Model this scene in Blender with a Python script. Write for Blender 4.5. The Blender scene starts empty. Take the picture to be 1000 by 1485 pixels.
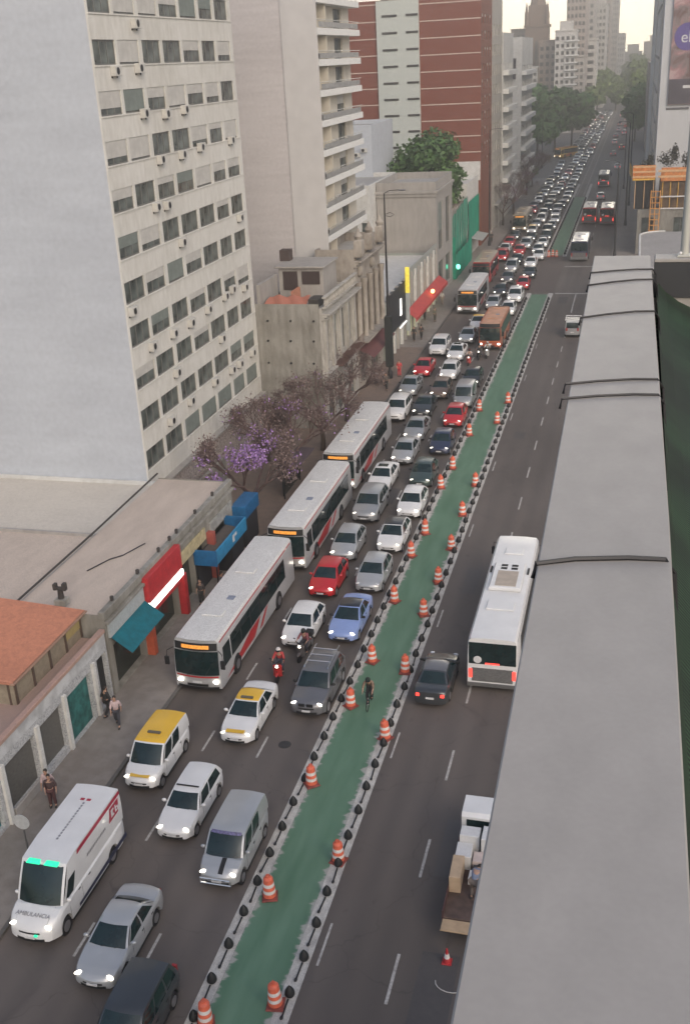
import bpy, bmesh, math, random
from math import radians as R_, sin, cos, pi, sqrt
from mathutils import Vector, Matrix

# ------------------------------------------------------------------ camera, sky, sun, exposure
S = bpy.context.scene
COL = S.collection
CAMH = 29.0
cam = bpy.data.objects.new('camera', bpy.data.cameras.new('camera'))
COL.objects.link(cam)
r_ = Vector((0.96672968, 0.25091142, -0.04977137)); u_ = Vector((-0.054741, 0.39298926, 0.91791223)); f_ = Vector((-0.24987427, 0.88464846, -0.39364952))
cam.matrix_world = Matrix(((r_.x, u_.x, -f_.x, 0), (r_.y, u_.y, -f_.y, 0), (r_.z, u_.z, -f_.z, CAMH), (0, 0, 0, 1)))
cam.data.sensor_fit = 'VERTICAL'; cam.data.sensor_height = 36.0; cam.data.sensor_width = 24.0
cam.data.lens = 1520.6 / 1485 * 36
cam.data.clip_start = 0.05; cam.data.clip_end = 6000
S.camera = cam
W = bpy.data.worlds.new('World'); S.world = W; W.use_nodes = True
nt = W.node_tree; bg = nt.nodes['Background']
sky = nt.nodes.new('ShaderNodeTexSky'); sky.sky_type = 'NISHITA'; sky.sun_disc = False
SUN_EL, SUN_AZ = 34.0, 142.0
sky.sun_elevation = R_(SUN_EL); sky.sun_rotation = R_(SUN_AZ)
sky.air_density = 1.0; sky.dust_density = 4.0; sky.ozone_density = 1.0
nt.links.new(sky.outputs[0], bg.inputs[0]); bg.inputs[1].default_value = 0.15
# afterglow low over the end of the avenue: a second warm background lobe in the sky itself
gt_ = nt.nodes.new('ShaderNodeTexCoord'); dt = nt.nodes.new('ShaderNodeVectorMath'); dt.operation = 'DOT_PRODUCT'; dt.inputs[1].default_value = Vector((-.03, 1, .03)).normalized()
nm_ = nt.nodes.new('ShaderNodeVectorMath'); nm_.operation = 'NORMALIZE'; nt.links.new(gt_.outputs['Generated'], nm_.inputs[0]); nt.links.new(nm_.outputs[0], dt.inputs[0])
mxm = nt.nodes.new('ShaderNodeMath'); mxm.operation = 'MAXIMUM'; mxm.inputs[1].default_value = 0; nt.links.new(dt.outputs['Value'], mxm.inputs[0])
pw = nt.nodes.new('ShaderNodeMath'); pw.operation = 'POWER'; pw.inputs[1].default_value = 22; nt.links.new(mxm.outputs[0], pw.inputs[0])
b2_ = nt.nodes.new('ShaderNodeBackground'); b2_.inputs[0].default_value = (1.0, .87, .66, 1)
m2_ = nt.nodes.new('ShaderNodeMath'); m2_.operation = 'MULTIPLY'; m2_.inputs[1].default_value = 6.5; nt.links.new(pw.outputs[0], m2_.inputs[0]); nt.links.new(m2_.outputs[0], b2_.inputs[1])
ad_ = nt.nodes.new('ShaderNodeAddShader'); nt.links.new(bg.outputs[0], ad_.inputs[0]); nt.links.new(b2_.outputs[0], ad_.inputs[1]); nt.links.new(ad_.outputs[0], nt.nodes['World Output'].inputs[0])
sun = bpy.data.objects.new('sun', bpy.data.lights.new('sun', 'SUN')); COL.objects.link(sun)
sun.data.energy = 0.62; sun.data.angle = R_(50); sun.data.color = (1.0, 0.95, 0.89)
sun.rotation_euler = (R_(90 - SUN_EL), 0, R_(180 - SUN_AZ))
S.view_settings.view_transform = 'Standard'; S.view_settings.look = 'None'; S.view_settings.gamma = 1
S.view_settings.exposure = 0.32

# ------------------------------------------------------------------ materials
MATS = {}
def mat(name, col, rough=0.7, metal=0.0, var=0.12, scale=3.0, bump=0.0, coat=0.0, emit=0.0, ecol=None, spec=0.5, stretch=None, detail=6):
    if name in MATS: return MATS[name]
    m = bpy.data.materials.new(name); m.use_nodes = True; n = m.node_tree; b = n.nodes['Principled BSDF']
    b.inputs['Roughness'].default_value = rough; b.inputs['Metallic'].default_value = metal
    b.inputs['Specular IOR Level'].default_value = spec; b.inputs['Coat Weight'].default_value = coat
    if emit:
        b.inputs['Emission Color'].default_value = (*(ecol or col), 1); b.inputs['Emission Strength'].default_value = emit
    tc = n.nodes.new('ShaderNodeTexCoord'); mp = n.nodes.new('ShaderNodeMapping'); n.links.new(tc.outputs['Object'], mp.inputs[0])
    if stretch: mp.inputs['Scale'].default_value = stretch
    ns = n.nodes.new('ShaderNodeTexNoise'); ns.inputs['Scale'].default_value = scale; ns.inputs['Detail'].default_value = detail
    n.links.new(mp.outputs[0], ns.inputs[0])
    rp = n.nodes.new('ShaderNodeValToRGB'); rp.color_ramp.elements[0].position = .3; rp.color_ramp.elements[1].position = .7
    rp.color_ramp.elements[0].color = (*[max(0, c * (1 - var)) for c in col], 1)
    rp.color_ramp.elements[1].color = (*[min(1, c * (1 + var)) for c in col], 1)
    n.links.new(ns.outputs[0], rp.inputs[0]); n.links.new(rp.outputs[0], b.inputs['Base Color'])
    if bump:
        bp = n.nodes.new('ShaderNodeBump'); bp.inputs['Strength'].default_value = bump; bp.inputs['Distance'].default_value = .05
        n.links.new(ns.outputs[0], bp.inputs['Height']); n.links.new(bp.outputs[0], b.inputs['Normal'])
    MATS[name] = m; return m

def worn(name, base, stain, rough=.85, s1=.35, s2=4.0, amt=.5, stretch=(1, 1, 1), fine=40, bump=.15, grain=.35):
    """two tone surface: large stains of a second colour plus fine grain"""
    if name in MATS: return MATS[name]
    m = bpy.data.materials.new(name); m.use_nodes = True; n = m.node_tree; b = n.nodes['Principled BSDF']; L = n.links
    b.inputs['Roughness'].default_value = rough
    tc = n.nodes.new('ShaderNodeTexCoord'); mp = n.nodes.new('ShaderNodeMapping'); L.new(tc.outputs['Object'], mp.inputs[0]); mp.inputs['Scale'].default_value = stretch
    a = n.nodes.new('ShaderNodeTexNoise'); a.inputs['Scale'].default_value = s1; a.inputs['Detail'].default_value = 8; a.inputs['Roughness'].default_value = .65; L.new(mp.outputs[0], a.inputs[0])
    c = n.nodes.new('ShaderNodeTexNoise'); c.inputs['Scale'].default_value = s2; c.inputs['Detail'].default_value = 6; L.new(mp.outputs[0], c.inputs[0])
    d = n.nodes.new('ShaderNodeTexNoise'); d.inputs['Scale'].default_value = fine; d.inputs['Detail'].default_value = 2; L.new(tc.outputs['Object'], d.inputs[0])
    mul = n.nodes.new('ShaderNodeMath'); mul.operation = 'ADD'; L.new(a.outputs[0], mul.inputs[0]); L.new(c.outputs[0], mul.inputs[1])
    rm = n.nodes.new('ShaderNodeMapRange'); rm.inputs[1].default_value = .82; rm.inputs[2].default_value = 1.25; rm.inputs[3].default_value = 0; rm.inputs[4].default_value = amt
    L.new(mul.outputs[0], rm.inputs[0])
    mx = n.nodes.new('ShaderNodeMixRGB'); mx.inputs[1].default_value = (*base, 1); mx.inputs[2].default_value = (*stain, 1); L.new(rm.outputs[0], mx.inputs[0])
    m2 = n.nodes.new('ShaderNodeMixRGB'); m2.blend_type = 'MULTIPLY'; m2.inputs[0].default_value = grain; L.new(mx.outputs[0], m2.inputs[1])
    rp = n.nodes.new('ShaderNodeValToRGB'); rp.color_ramp.elements[0].color = (.55, .55, .55, 1); rp.color_ramp.elements[1].color = (1.3, 1.3, 1.3, 1); rp.color_ramp.elements[0].position = .35; rp.color_ramp.elements[1].position = .65
    L.new(d.outputs[0], rp.inputs[0]); L.new(rp.outputs[0], m2.inputs[2]); L.new(m2.outputs[0], b.inputs['Base Color'])
    bp = n.nodes.new('ShaderNodeBump'); bp.inputs['Strength'].default_value = bump; bp.inputs['Distance'].default_value = .03
    L.new(c.outputs[0], bp.inputs['Height']); L.new(bp.outputs[0], b.inputs['Normal'])
    MATS[name] = m; return m

ASPH = None
ASPH2 = worn('asphalt_far', (.135, .122, .115), (.17, .155, .145), .8, .12, 1.2, .8, (1, .25, 1), 30)
PAVE = worn('paving', (.20, .178, .160), (.29, .262, .24), .85, .25, 1.8, .8)
PAVE2 = worn('paving_brown', (.22, .165, .135), (.15, .12, .105), .85, .25, 1.8, .8)
KERB = worn('kerb_stone', (.10, .095, .09), (.17, .16, .15))
CONC = worn('concrete', (.36, .34, .32), (.22, .205, .19), .85, .3, 2.5, .6, (1, 1, .25))
CONCD = worn('old_concrete', (.30, .29, .265), (.13, .12, .10), .9, .35, 2.0, .75, (1, 1, .3))
PARA = worn('parapet_render', (.315, .298, .282), (.272, .258, .244), .55, 1.6, 11, .9, (1, .6, 1), 90, .004, .05)
GABLE = worn('pale_render', (.465, .495, .54), (.40, .425, .465), .9, .12, .9, .9, (.25, 1, 1.1), 3, .03, .10)
FACA = worn('apartment_concrete', (.63, .62, .585), (.42, .405, .36), .9, .25, 2.5, .55, (1, 1, .35), 25, .1)
ROOFB = worn('beige_roofing', (.52, .44, .375), (.40, .335, .285), .9, .18, 1.4, .7, (1, .35, 1), 18)
ROOFG = worn('grey_roofing', (.40, .385, .36), (.27, .26, .245), .9, .2, 1.4, .7)
WHITEW = worn('white_paint_wall', (.62, .62, .60), (.40, .385, .36), .85, .3, 2.0, .6)
PINKG = worn('pink_grey_render', (.50, .475, .475), (.43, .405, .405), .9, .12, 1.0, .9, (.2, 1, 2.4), 4, .03, .12)
STONE = worn('old_stone', (.37, .335, .295), (.17, .145, .125), .9, .5, 3, .7, (1, 1, .5))
STONEG = worn('grey_stone', (.45, .43, .395), (.21, .195, .175), .9, .5, 3, .7, (1, 1, .5))
GLASS = mat('window_glass', (.085, .098, .092), .15, 0, .75, .9, spec=.6)
GLASSB = mat('dark_window', (.05, .047, .045), .3, 0, .4, .6)
BLIND = mat('roller_blind', (.46, .45, .425), .7, 0, .12, 2.0)
BLINDG = mat('grey_blind', (.17, .195, .18), .7, 0, .15, 2.0)
FRAMEW = mat('window_frame', (.13, .128, .12), .5)
DARKM = mat('dark_metal', (.022, .022, .025), .5, .3)
BLACK = mat('black_rubber', (.012, .012, .013), .65)
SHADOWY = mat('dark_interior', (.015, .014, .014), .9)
CARG = mat('car_glass', (.010, .022, .023), .08, 0, .25, 2, spec=.6, coat=.0)
CHROME = mat('chrome', (.6, .6, .62), .2, .9, .03)
RIMM = mat('alloy_rim', (.42, .42, .44), .35, .8, .05)
HEAD = mat('headlamp_lit', (.9, .88, .82), .2, emit=4.0, ecol=(1, .92, .78))
HEADOFF = mat('headlamp_off', (.65, .66, .68), .12, .2, coat=.5)
HEADDIM = mat('sidelight_lit', (.85, .84, .8), .2, emit=1.2, ecol=(1, .92, .78))
TAIL = mat('tail_lamp_lit', (.6, .02, .02), .3, emit=1.6, ecol=(1, .07, .05))
TAILOFF = mat('tail_lamp', (.35, .02, .02), .25, coat=.5)
PLATE = mat('number_plate', (.6, .6, .6), .5)
WHITEP = worn('road_paint', (.50, .48, .45), (.20, .185, .18), .8, 1.2, 7, .8, (1, 1, 1), 25)
GREENP = None
RED = mat('red_paint', (.42, .03, .035), .45, 0, .15)
TEAL = mat('teal_canvas', (.002, .11, .145), .8, 0, .2)
ORANGE = mat('orange_plastic', (.62, .13, .07), .5, 0, .15, 6)
WHITEPL = mat('white_plastic', (.62, .58, .55), .5)
SKIN = mat('skin', (.40, .24, .17), .6)
HAIR = mat('dark_hair', (.02, .015, .012), .7)
AMBER = mat('amber_led', (.6, .25, .05), .5, emit=.5, ecol=(1, .36, .05), var=.7, scale=14)
LIT = mat('lit_sign', (.9, .9, .85), .5, emit=2.6, ecol=(1, .97, .9))

def asphalt():
    m = bpy.data.materials.new('asphalt'); m.use_nodes = True; n = m.node_tree; b = n.nodes['Principled BSDF']; L = n.links; b.inputs['Roughness'].default_value = .75
    tc = n.nodes.new('ShaderNodeTexCoord')
    def noise(sc, st, det=6, dis=0):
        mp = n.nodes.new('ShaderNodeMapping'); mp.inputs['Scale'].default_value = st; L.new(tc.outputs['Object'], mp.inputs[0])
        x = n.nodes.new('ShaderNodeTexNoise'); x.inputs['Scale'].default_value = sc; x.inputs['Detail'].default_value = det; x.inputs['Distortion'].default_value = dis; L.new(mp.outputs[0], x.inputs[0]); return x.outputs[0]
    def ramp(src, p0, c0, p1, c1):
        r = n.nodes.new('ShaderNodeValToRGB'); r.color_ramp.elements[0].position = p0; r.color_ramp.elements[1].position = p1; r.color_ramp.elements[0].color = (*c0, 1); r.color_ramp.elements[1].color = (*c1, 1); L.new(src, r.inputs[0]); return r.outputs[0]
    def mul(a, c, f=1.0):
        x = n.nodes.new('ShaderNodeMixRGB'); x.blend_type = 'MULTIPLY'; x.inputs[0].default_value = f; L.new(a, x.inputs[1]); L.new(c, x.inputs[2]); return x.outputs[0]
    base = ramp(noise(.16, (1, .35, 1), 9), .32, (.094, .079, .070), .68, (.140, .120, .108))
    sx = n.nodes.new('ShaderNodeSeparateXYZ'); L.new(tc.outputs['Object'], sx.inputs[0])
    w = n.nodes.new('ShaderNodeMath'); w.operation = 'MULTIPLY'; w.inputs[1].default_value = 2 * pi / 1.33; L.new(sx.outputs[0], w.inputs[0])
    ws = n.nodes.new('ShaderNodeMath'); ws.operation = 'SINE'; L.new(w.outputs[0], ws.inputs[0])
    w2 = n.nodes.new('ShaderNodeMath'); w2.operation = 'MULTIPLY_ADD'; w2.inputs[1].default_value = .16; w2.inputs[2].default_value = .5; L.new(ws.outputs[0], w2.inputs[0])
    w3 = n.nodes.new('ShaderNodeMath'); w3.operation = 'ADD'; L.new(w2.outputs[0], w3.inputs[0]); nn = noise(.7, (1, .08, 1), 5); w4 = n.nodes.new('ShaderNodeMath'); w4.operation = 'MULTIPLY_ADD'; w4.inputs[1].default_value = .9; w4.inputs[2].default_value = -.45; L.new(nn, w4.inputs[0]); L.new(w4.outputs[0], w3.inputs[1])
    c = mul(base, ramp(w3.outputs[0], .2, (.84, .84, .85), .8, (1.06, 1.05, 1.04)))
    c = mul(c, ramp(noise(.45, (1, .6, 1), 4, 1.2), .60, (1, 1, 1), .72, (.80, .80, .82)))
    c = mul(c, ramp(noise(2.2, (1, .5, 1), 5), .66, (1, 1, 1), .74, (.72, .71, .71)))
    v = n.nodes.new('ShaderNodeTexVoronoi'); v.feature = 'DISTANCE_TO_EDGE'; v.inputs['Scale'].default_value = .22; mpv = n.nodes.new('ShaderNodeMapping'); L.new(tc.outputs['Object'], mpv.inputs[0]); 
    av = n.nodes.new('ShaderNodeVectorMath'); av.operation = 'ADD'; L.new(mpv.outputs[0], av.inputs[0]); nz = n.nodes.new('ShaderNodeTexNoise'); nz.inputs['Scale'].default_value = 1.1; L.new(tc.outputs['Object'], nz.inputs[0]); L.new(nz.outputs['Color'], av.inputs[1]); L.new(av.outputs[0], v.inputs['Vector'])
    c = mul(c, ramp(v.outputs['Distance'], .0, (.62, .62, .62), .006, (1, 1, 1)), .7)
    c = mul(c, ramp(noise(34, (1, 1, 1), 2), .3, (.82, .82, .82), .7, (1.12, 1.12, 1.12)))
    L.new(c, b.inputs['Base Color']); return m
ASPH = asphalt()

# ------------------------------------------------------------------ helpers
def tag(o, label=None, cat=None, group=None, kind=None):
    if label: o['label'] = label
    if cat: o['category'] = cat
    if group: o['group'] = group
    if kind: o['kind'] = kind
    return o
def empty(name, loc=(0, 0, 0), rz=0):
    o = bpy.data.objects.new(name, None); COL.objects.link(o); o.location = loc; o.rotation_euler = (0, 0, rz); o.empty_display_size = .2
    return o
class MB:
    def __init__(s): s.v = []; s.f = []; s.m = []
    def quad(s, pts, m=0):
        b = len(s.v); s.v += [tuple(p) for p in pts]; s.f.append(tuple(range(b, b + len(pts)))); s.m.append(m); return s
    def box(s, x0, x1, y0, y1, z0, z1, m=0, bev=0):
        b = len(s.v)
        if bev:
            e = bev
            for z, i in ((z0, e), (z0 + e, 0), (z1 - e, 0), (z1, e)):
                for (x, y) in ((x0 + i, y0 + i), (x1 - i, y0 + i), (x1 - i, y1 - i), (x0 + i, y1 - i)): s.v.append((x, y, z))
            s.f.append((b + 3, b + 2, b + 1, b)); s.m.append(m)
            for k in range(3):
                for i in range(4):
                    j = (i + 1) % 4; s.f.append((b + 4 * k + i, b + 4 * k + j, b + 4 * k + 4 + j, b + 4 * k + 4 + i)); s.m.append(m)
            s.f.append((b + 12, b + 13, b + 14, b + 15)); s.m.append(m); return s
        s.v += [(x0, y0, z0), (x1, y0, z0), (x1, y1, z0), (x0, y1, z0), (x0, y0, z1), (x1, y0, z1), (x1, y1, z1), (x0, y1, z1)]
        for f in ((3, 2, 1, 0), (4, 5, 6, 7), (0, 1, 5, 4), (1, 2, 6, 5), (2, 3, 7, 6), (3, 0, 4, 7)): s.f.append(tuple(b + i for i in f)); s.m.append(m)
        return s
    def lathe(s, prof, n=16, m=0, c=(0, 0, 0), axis='z', ms=None, cap=True):
        b = len(s.v); cx, cy, cz = c
        for (r, z) in prof:
            for i in range(n):
                a = 2 * pi * i / n; p = (r * cos(a), r * sin(a), z)
                if axis == 'x': p = (p[2], p[0], p[1])
                if axis == 'y': p = (p[1], p[2], p[0])
                s.v.append((p[0] + cx, p[1] + cy, p[2] + cz))
        for k in range(len(prof) - 1):
            for i in range(n):
                j = (i + 1) % n; s.f.append((b + k * n + i, b + k * n + j, b + k * n + n + j, b + k * n + n + i)); s.m.append(ms[k] if ms else m)
        if cap:
            s.f.append(tuple(b + n - 1 - i for i in range(n))); s.m.append(ms[0] if ms else m)
            e = b + (len(prof) - 1) * n; s.f.append(tuple(e + i for i in range(n))); s.m.append(ms[-1] if ms else m)
        return s
    def tube(s, pts, rad, n=6, m=0):
        pts = [Vector(p) for p in pts]; rs = rad if isinstance(rad, (list, tuple)) else [rad] * len(pts)
        b = len(s.v)
        for i, p in enumerate(pts):
            d = (pts[min(i + 1, len(pts) - 1)] - pts[max(i - 1, 0)])
            if d.length < 1e-6: d = Vector((0, 0, 1))
            d.normalize(); a = d.cross(Vector((0, 0, 1)) if abs(d.z) < .9 else Vector((0, 1, 0))).normalized(); c = a.cross(d)
            for k in range(n):
                t = 2 * pi * k / n; q = p + a * (rs[i] * cos(t)) - c * (rs[i] * sin(t)); s.v.append(tuple(q))
        for i in range(len(pts) - 1):
            for k in range(n):
                j = (k + 1) % n; s.f.append((b + i * n + k, b + i * n + j, b + (i + 1) * n + j, b + (i + 1) * n + k)); s.m.append(m)
        s.f.append(tuple(b + n - 1 - k for k in range(n))); s.m.append(m)
        e = b + (len(pts) - 1) * n; s.f.append(tuple(e + k for k in range(n))); s.m.append(m)
        return s
    def ell(s, c, r, nu=12, nv=8, m=0, rot=None):
        b = len(s.v)
        for j in range(1, nv):
            t = pi * j / nv
            for i in range(nu):
                a = 2 * pi * i / nu; p = Vector((r[0] * sin(t) * cos(a), r[1] * sin(t) * sin(a), r[2] * cos(t)))
                if rot: p = rot @ p
                s.v.append((p[0] + c[0], p[1] + c[1], p[2] + c[2]))
        for j in range(nv - 2):
            for i in range(nu):
                k = (i + 1) % nu; s.f.append((b + j * nu + i, b + (j + 1) * nu + i, b + (j + 1) * nu + k, b + j * nu + k)); s.m.append(m)
        s.f.append(tuple(b + i for i in range(nu))); s.m.append(m)
        e = b + (nv - 2) * nu; s.f.append(tuple(e + nu - 1 - i for i in range(nu))); s.m.append(m)
        return s
    def grid(s, fn, nu, nv, m=0, flip=False, off=0.0):
        P = [[Vector(fn(i / nu, j / nv)) for i in range(nu + 1)] for j in range(nv + 1)]
        if off:
            Q = []
            for j in range(nv + 1):
                row = []
                for i in range(nu + 1):
                    du = P[j][min(i + 1, nu)] - P[j][max(i - 1, 0)]; dv = P[min(j + 1, nv)][i] - P[max(j - 1, 0)][i]
                    nn = du.cross(dv); nn = nn.normalized() if nn.length > 1e-9 else Vector((0, 0, 1))
                    if flip: nn = -nn
                    row.append(P[j][i] + nn * off)
                Q.append(row)
            P = Q
        b = len(s.v)
        for row in P: s.v += [tuple(p) for p in row]
        for j in range(nv):
            for i in range(nu):
                q = (b + j * (nu + 1) + i, b + j * (nu + 1) + i + 1, b + (j + 1) * (nu + 1) + i + 1, b + (j + 1) * (nu + 1) + i)
                s.f.append(q[::-1] if flip else q); s.m.append(m)
        return s
    def mesh(s, name, smooth=None, merge=False):
        me = bpy.data.meshes.new(name); me.from_pydata(s.v, [], s.f)
        me.polygons.foreach_set('material_index', s.m)
        if merge:
            bm = bmesh.new(); bm.from_mesh(me); bmesh.ops.remove_doubles(bm, verts=bm.verts, dist=.0008)
            bmesh.ops.recalc_face_normals(bm, faces=bm.faces); bm.to_mesh(me); bm.free()
        if smooth is not None:
            me.polygons.foreach_set('use_smooth', [True] * len(me.polygons)); me.set_sharp_from_angle(angle=R_(smooth))
        me.update(); return me
    def build(s, name, mats, parent=None, smooth=None, merge=False, loc=None):
        return link(name, s.mesh(name, smooth, merge), mats, parent, loc)
def link(name, me, mats=None, parent=None, loc=None, rz=0):
    if mats is not None and len(me.materials) == 0:
        for m in (mats if isinstance(mats, (list, tuple)) else [mats]): me.materials.append(m)
    o = bpy.data.objects.new(name, me); COL.objects.link(o)
    if parent: o.parent = parent; KIDS.setdefault(parent.name, []).append(o)
    if loc: o.location = loc
    if rz: o.rotation_euler = (0, 0, rz)
    return o
KIDS = {}
def copy_tree(o, parent=None):
    c = o.copy(); COL.objects.link(c)
    if parent: c.parent = parent
    for ch in KIDS.get(o.name, []): copy_tree(ch, c)
    return c
def drop_tree(o):
    for ch in KIDS.get(o.name, []): drop_tree(ch)
    bpy.data.objects.remove(o)
def text_mesh(txt, size, ext=.004, align='CENTER'):
    cu = bpy.data.curves.new('lettering', 'FONT'); cu.body = txt; cu.size = size; cu.extrude = ext; cu.align_x = align; cu.align_y = 'CENTER'
    o = bpy.data.objects.new('tmp', cu); COL.objects.link(o); dg = bpy.context.evaluated_depsgraph_get(); dg.update()
    me = bpy.data.meshes.new_from_object(o.evaluated_get(dg)); bpy.data.objects.remove(o); me.name = 'lettering'; return me
def put_text(name, txt, size, loc, rot, m, parent=None):
    me = text_mesh(txt, size); me.materials.clear(); me.materials.append(m)
    o = link(name, me, None, parent, loc); o.rotation_euler = rot; return o

# ------------------------------------------------------------------ ground, road, kerbs, markings
def sheet(name, x0, x1, y0, y1, z, m, kind='structure'):
    o = MB().quad([(x0, y0, z), (x1, y0, z), (x1, y1, z), (x0, y1, z)]).build(name, m); tag(o, kind=kind); return o
sheet('ground', -500, 500, -40, 1640, -.02, worn('ground_far', (.12, .11, .10), (.16, .15, .13)))
sheet('road', -21.0, -3.0, -5, 240, 0, ASPH)
sheet('road', -21.0, -3.0, 240, 1500, .0, ASPH2)
sheet('side_street', -2.99, 60, 140, 157, -.004, ASPH)
sheet('side_street', -120, -21.01, 222, 236, -.004, ASPH2)
sheet('plaza_road', -70, -21.01, 276, 430, -.004, ASPH2)
def slab(name, x0, x1, y0, y1, h, m):
    o = MB().box(x0, x1, y0, y1, -.01, h, bev=.015).build(name, m); tag(o, kind='structure'); return o
slab('pavement', -60.0, -21.18, -5, 58.8, .13, PAVE)
slab('pavement', -60.0, -21.18, 58.81, 110, .131, PAVE2)
slab('pavement', -60, -21.18, 110.01, 221.5, .13, PAVE)
slab('pavement', -60, -21.18, 236.5, 275.5, .13, PAVE)
slab('pavement', -60, -21.18, 430.5, 900, .13, PAVE)
slab('pavement', -2.82, 40, -5, 139.5, .13, PAVE)
slab('pavement', -2.82, 40, 157.5, 900, .13, PAVE)
for (a, b) in ((-5, 221.5), (236.5, 275.5), (430.5, 900)):
    slab('kerb', -21.179, -21.0, a, b, .14, KERB)
for (a, b) in ((-5, 139.5), (157.5, 900)): slab('kerb', -3.0, -2.821, a, b, .14, KERB)
# green cycle lane: paint with worn patches and brushed edges
gm = bpy.data.materials.new('green_paint'); gm.use_nodes = True; n = gm.node_tree; b = n.nodes['Principled BSDF']; b.inputs['Roughness'].default_value = .75
tc = n.nodes.new('ShaderNodeTexCoord'); mp = n.nodes.new('ShaderNodeMapping'); mp.inputs['Scale'].default_value = (1, .18, 1); n.links.new(tc.outputs['Object'], mp.inputs[0])
a1 = n.nodes.new('ShaderNodeTexNoise'); a1.inputs['Scale'].default_value = 1.6; a1.inputs['Detail'].default_value = 7; n.links.new(mp.outputs[0], a1.inputs[0])
rp = n.nodes.new('ShaderNodeValToRGB'); n.links.new(a1.outputs[0], rp.inputs[0])
rp.color_ramp.elements[0].position = .3; rp.color_ramp.elements[0].color = (.078, .165, .102, 1); rp.color_ramp.elements[1].position = .75; rp.color_ramp.elements[1].color = (.128, .228, .155, 1)
sx = n.nodes.new('ShaderNodeSeparateXYZ'); n.links.new(tc.outputs['Object'], sx.inputs[0])
ab = n.nodes.new('ShaderNodeMath'); ab.operation = 'ABSOLUTE'; n.links.new(sx.outputs[0], ab.inputs[0])
mp2 = n.nodes.new('ShaderNodeMapping'); mp2.inputs['Scale'].default_value = (.5, 3.2, 1); n.links.new(tc.outputs['Object'], mp2.inputs[0])
a2 = n.nodes.new('ShaderNodeTexNoise'); a2.inputs['Scale'].default_value = 1.1; a2.inputs['Detail'].default_value = 4; n.links.new(mp2.outputs[0], a2.inputs[0])
ad = n.nodes.new('ShaderNodeMath'); ad.operation = 'MULTIPLY_ADD'; n.links.new(a2.outputs[0], ad.inputs[0]); ad.inputs[1].default_value = .9; n.links.new(ab.outputs[0], ad.inputs[2])
rm = n.nodes.new('ShaderNodeMapRange'); n.links.new(ad.outputs[0], rm.inputs[0]); rm.inputs[1].default_value = 1.44; rm.inputs[2].default_value = 1.56
mx = n.nodes.new('ShaderNodeMixRGB'); n.links.new(rm.outputs[0], mx.inputs[0]); n.links.new(rp.outputs[0], mx.inputs[1]); mx.inputs[2].default_value = (.33, .33, .30, 1)
n.links.new(mx.outputs[0], b.inputs['Base Color'])
rnd0 = random.Random(5)
def lane(name, xc, w, y0, y1, z, m):
    o = MB().quad([(-w / 2, y0, 0), (w / 2, y0, 0), (w / 2, y1, 0), (-w / 2, y1, 0)]).build(name, m, loc=(xc, 0, z)); tag(o, kind='structure')
for (y0, y1) in ((12, 138.2), (167, 238)): lane('cycle_lane', -11.225, 2.2, y0, y1, .004, gm)
for (y0, y1) in ((12, 139), (166, 262)):
    for x in (-12.62, -9.83): lane('kerb_strip', x, .58, y0, y1, .008, worn('strip_paint', (.56, .54, .50), (.34, .32, .30), .8, .8, 5, .9, (1, .5, 1), 20))
def dash(x, y0, y1, w=.11): lane('lane_marking', x, w, y0, y1, .009, WHITEP)
for i in range(20):
    for x in (-17.95, -15.28): dash(x, 24.6 + i * 6.2 - 6.2, 24.6 + i * 6.2 - 4.55)
    if i < 19: dash(-6.55, 24.9 + 6.05 * (i - 1), 27.1 + 6.05 * (i - 1))
    dash(-6.4, 168 + i * 9, 171 + i * 9)
for i in range(9): dash(-9.25, 26.0 + 12.1 * i, 28.0 + 12.1 * i, .09)
lane('stop_line', -6.3, 5.9, 138.6, 139.1, .009, WHITEP)
lane('stop_line', -6.3, 5.9, 157.4, 157.9, .009, WHITEP); lane('lane_marking', -6.6, .14, 128, 138.4, .0095, WHITEP)
for x in (-12.0, -10.6): lane('lane_marking', x, .12, 240, 560, .009, WHITEP)
lane('crossing_patch', -11.2, 3.4, 139.4, 166.5, .004, worn('brown_patch', (.115, .092, .083), (.09, .078, .073)))
lane('median', -11.3, 2.0, 262, 900, .006, worn('median_conc', (.22, .19, .165), (.16, .14, .125)))
for k in range(16):
    x, y = rnd0.choice((-19.6, -16.5, -13.9, -7.9, -4.9)) + rnd0.uniform(-.4, .4), 24 + k * 7.3 + rnd0.uniform(-2, 2)
    lane('road_patch', x, rnd0.uniform(.7, 1.6), y, y + rnd0.uniform(1.2, 4.5), .003, worn('patch_%d' % (k % 3), ((.070, .064, .064), (.115, .104, .098), (.085, .078, .076))[k % 3], (.10, .09, .085)))
# manhole covers and road patches
def disc(x, y, r, m, nm='manhole_cover'):
    o = MB().lathe([(r, 0), (r, .006), (r * .9, .008)], 20, c=(0, 0, 0)).build(nm, m, loc=(x, y, .0045)); return o
for k, (x, y) in enumerate(((-14.3, 38.2),)):
    tag(disc(x, y, .3, mat('cast_iron', (.035, .033, .033), .7)), ('round iron cover in the road below the grey estate car with roof bars', 'round iron cover in the kerb lane behind the yellow roofed minivan', 'round iron cover in the empty far-side carriageway beside a lane dash')[k], 'manhole cover')

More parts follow.
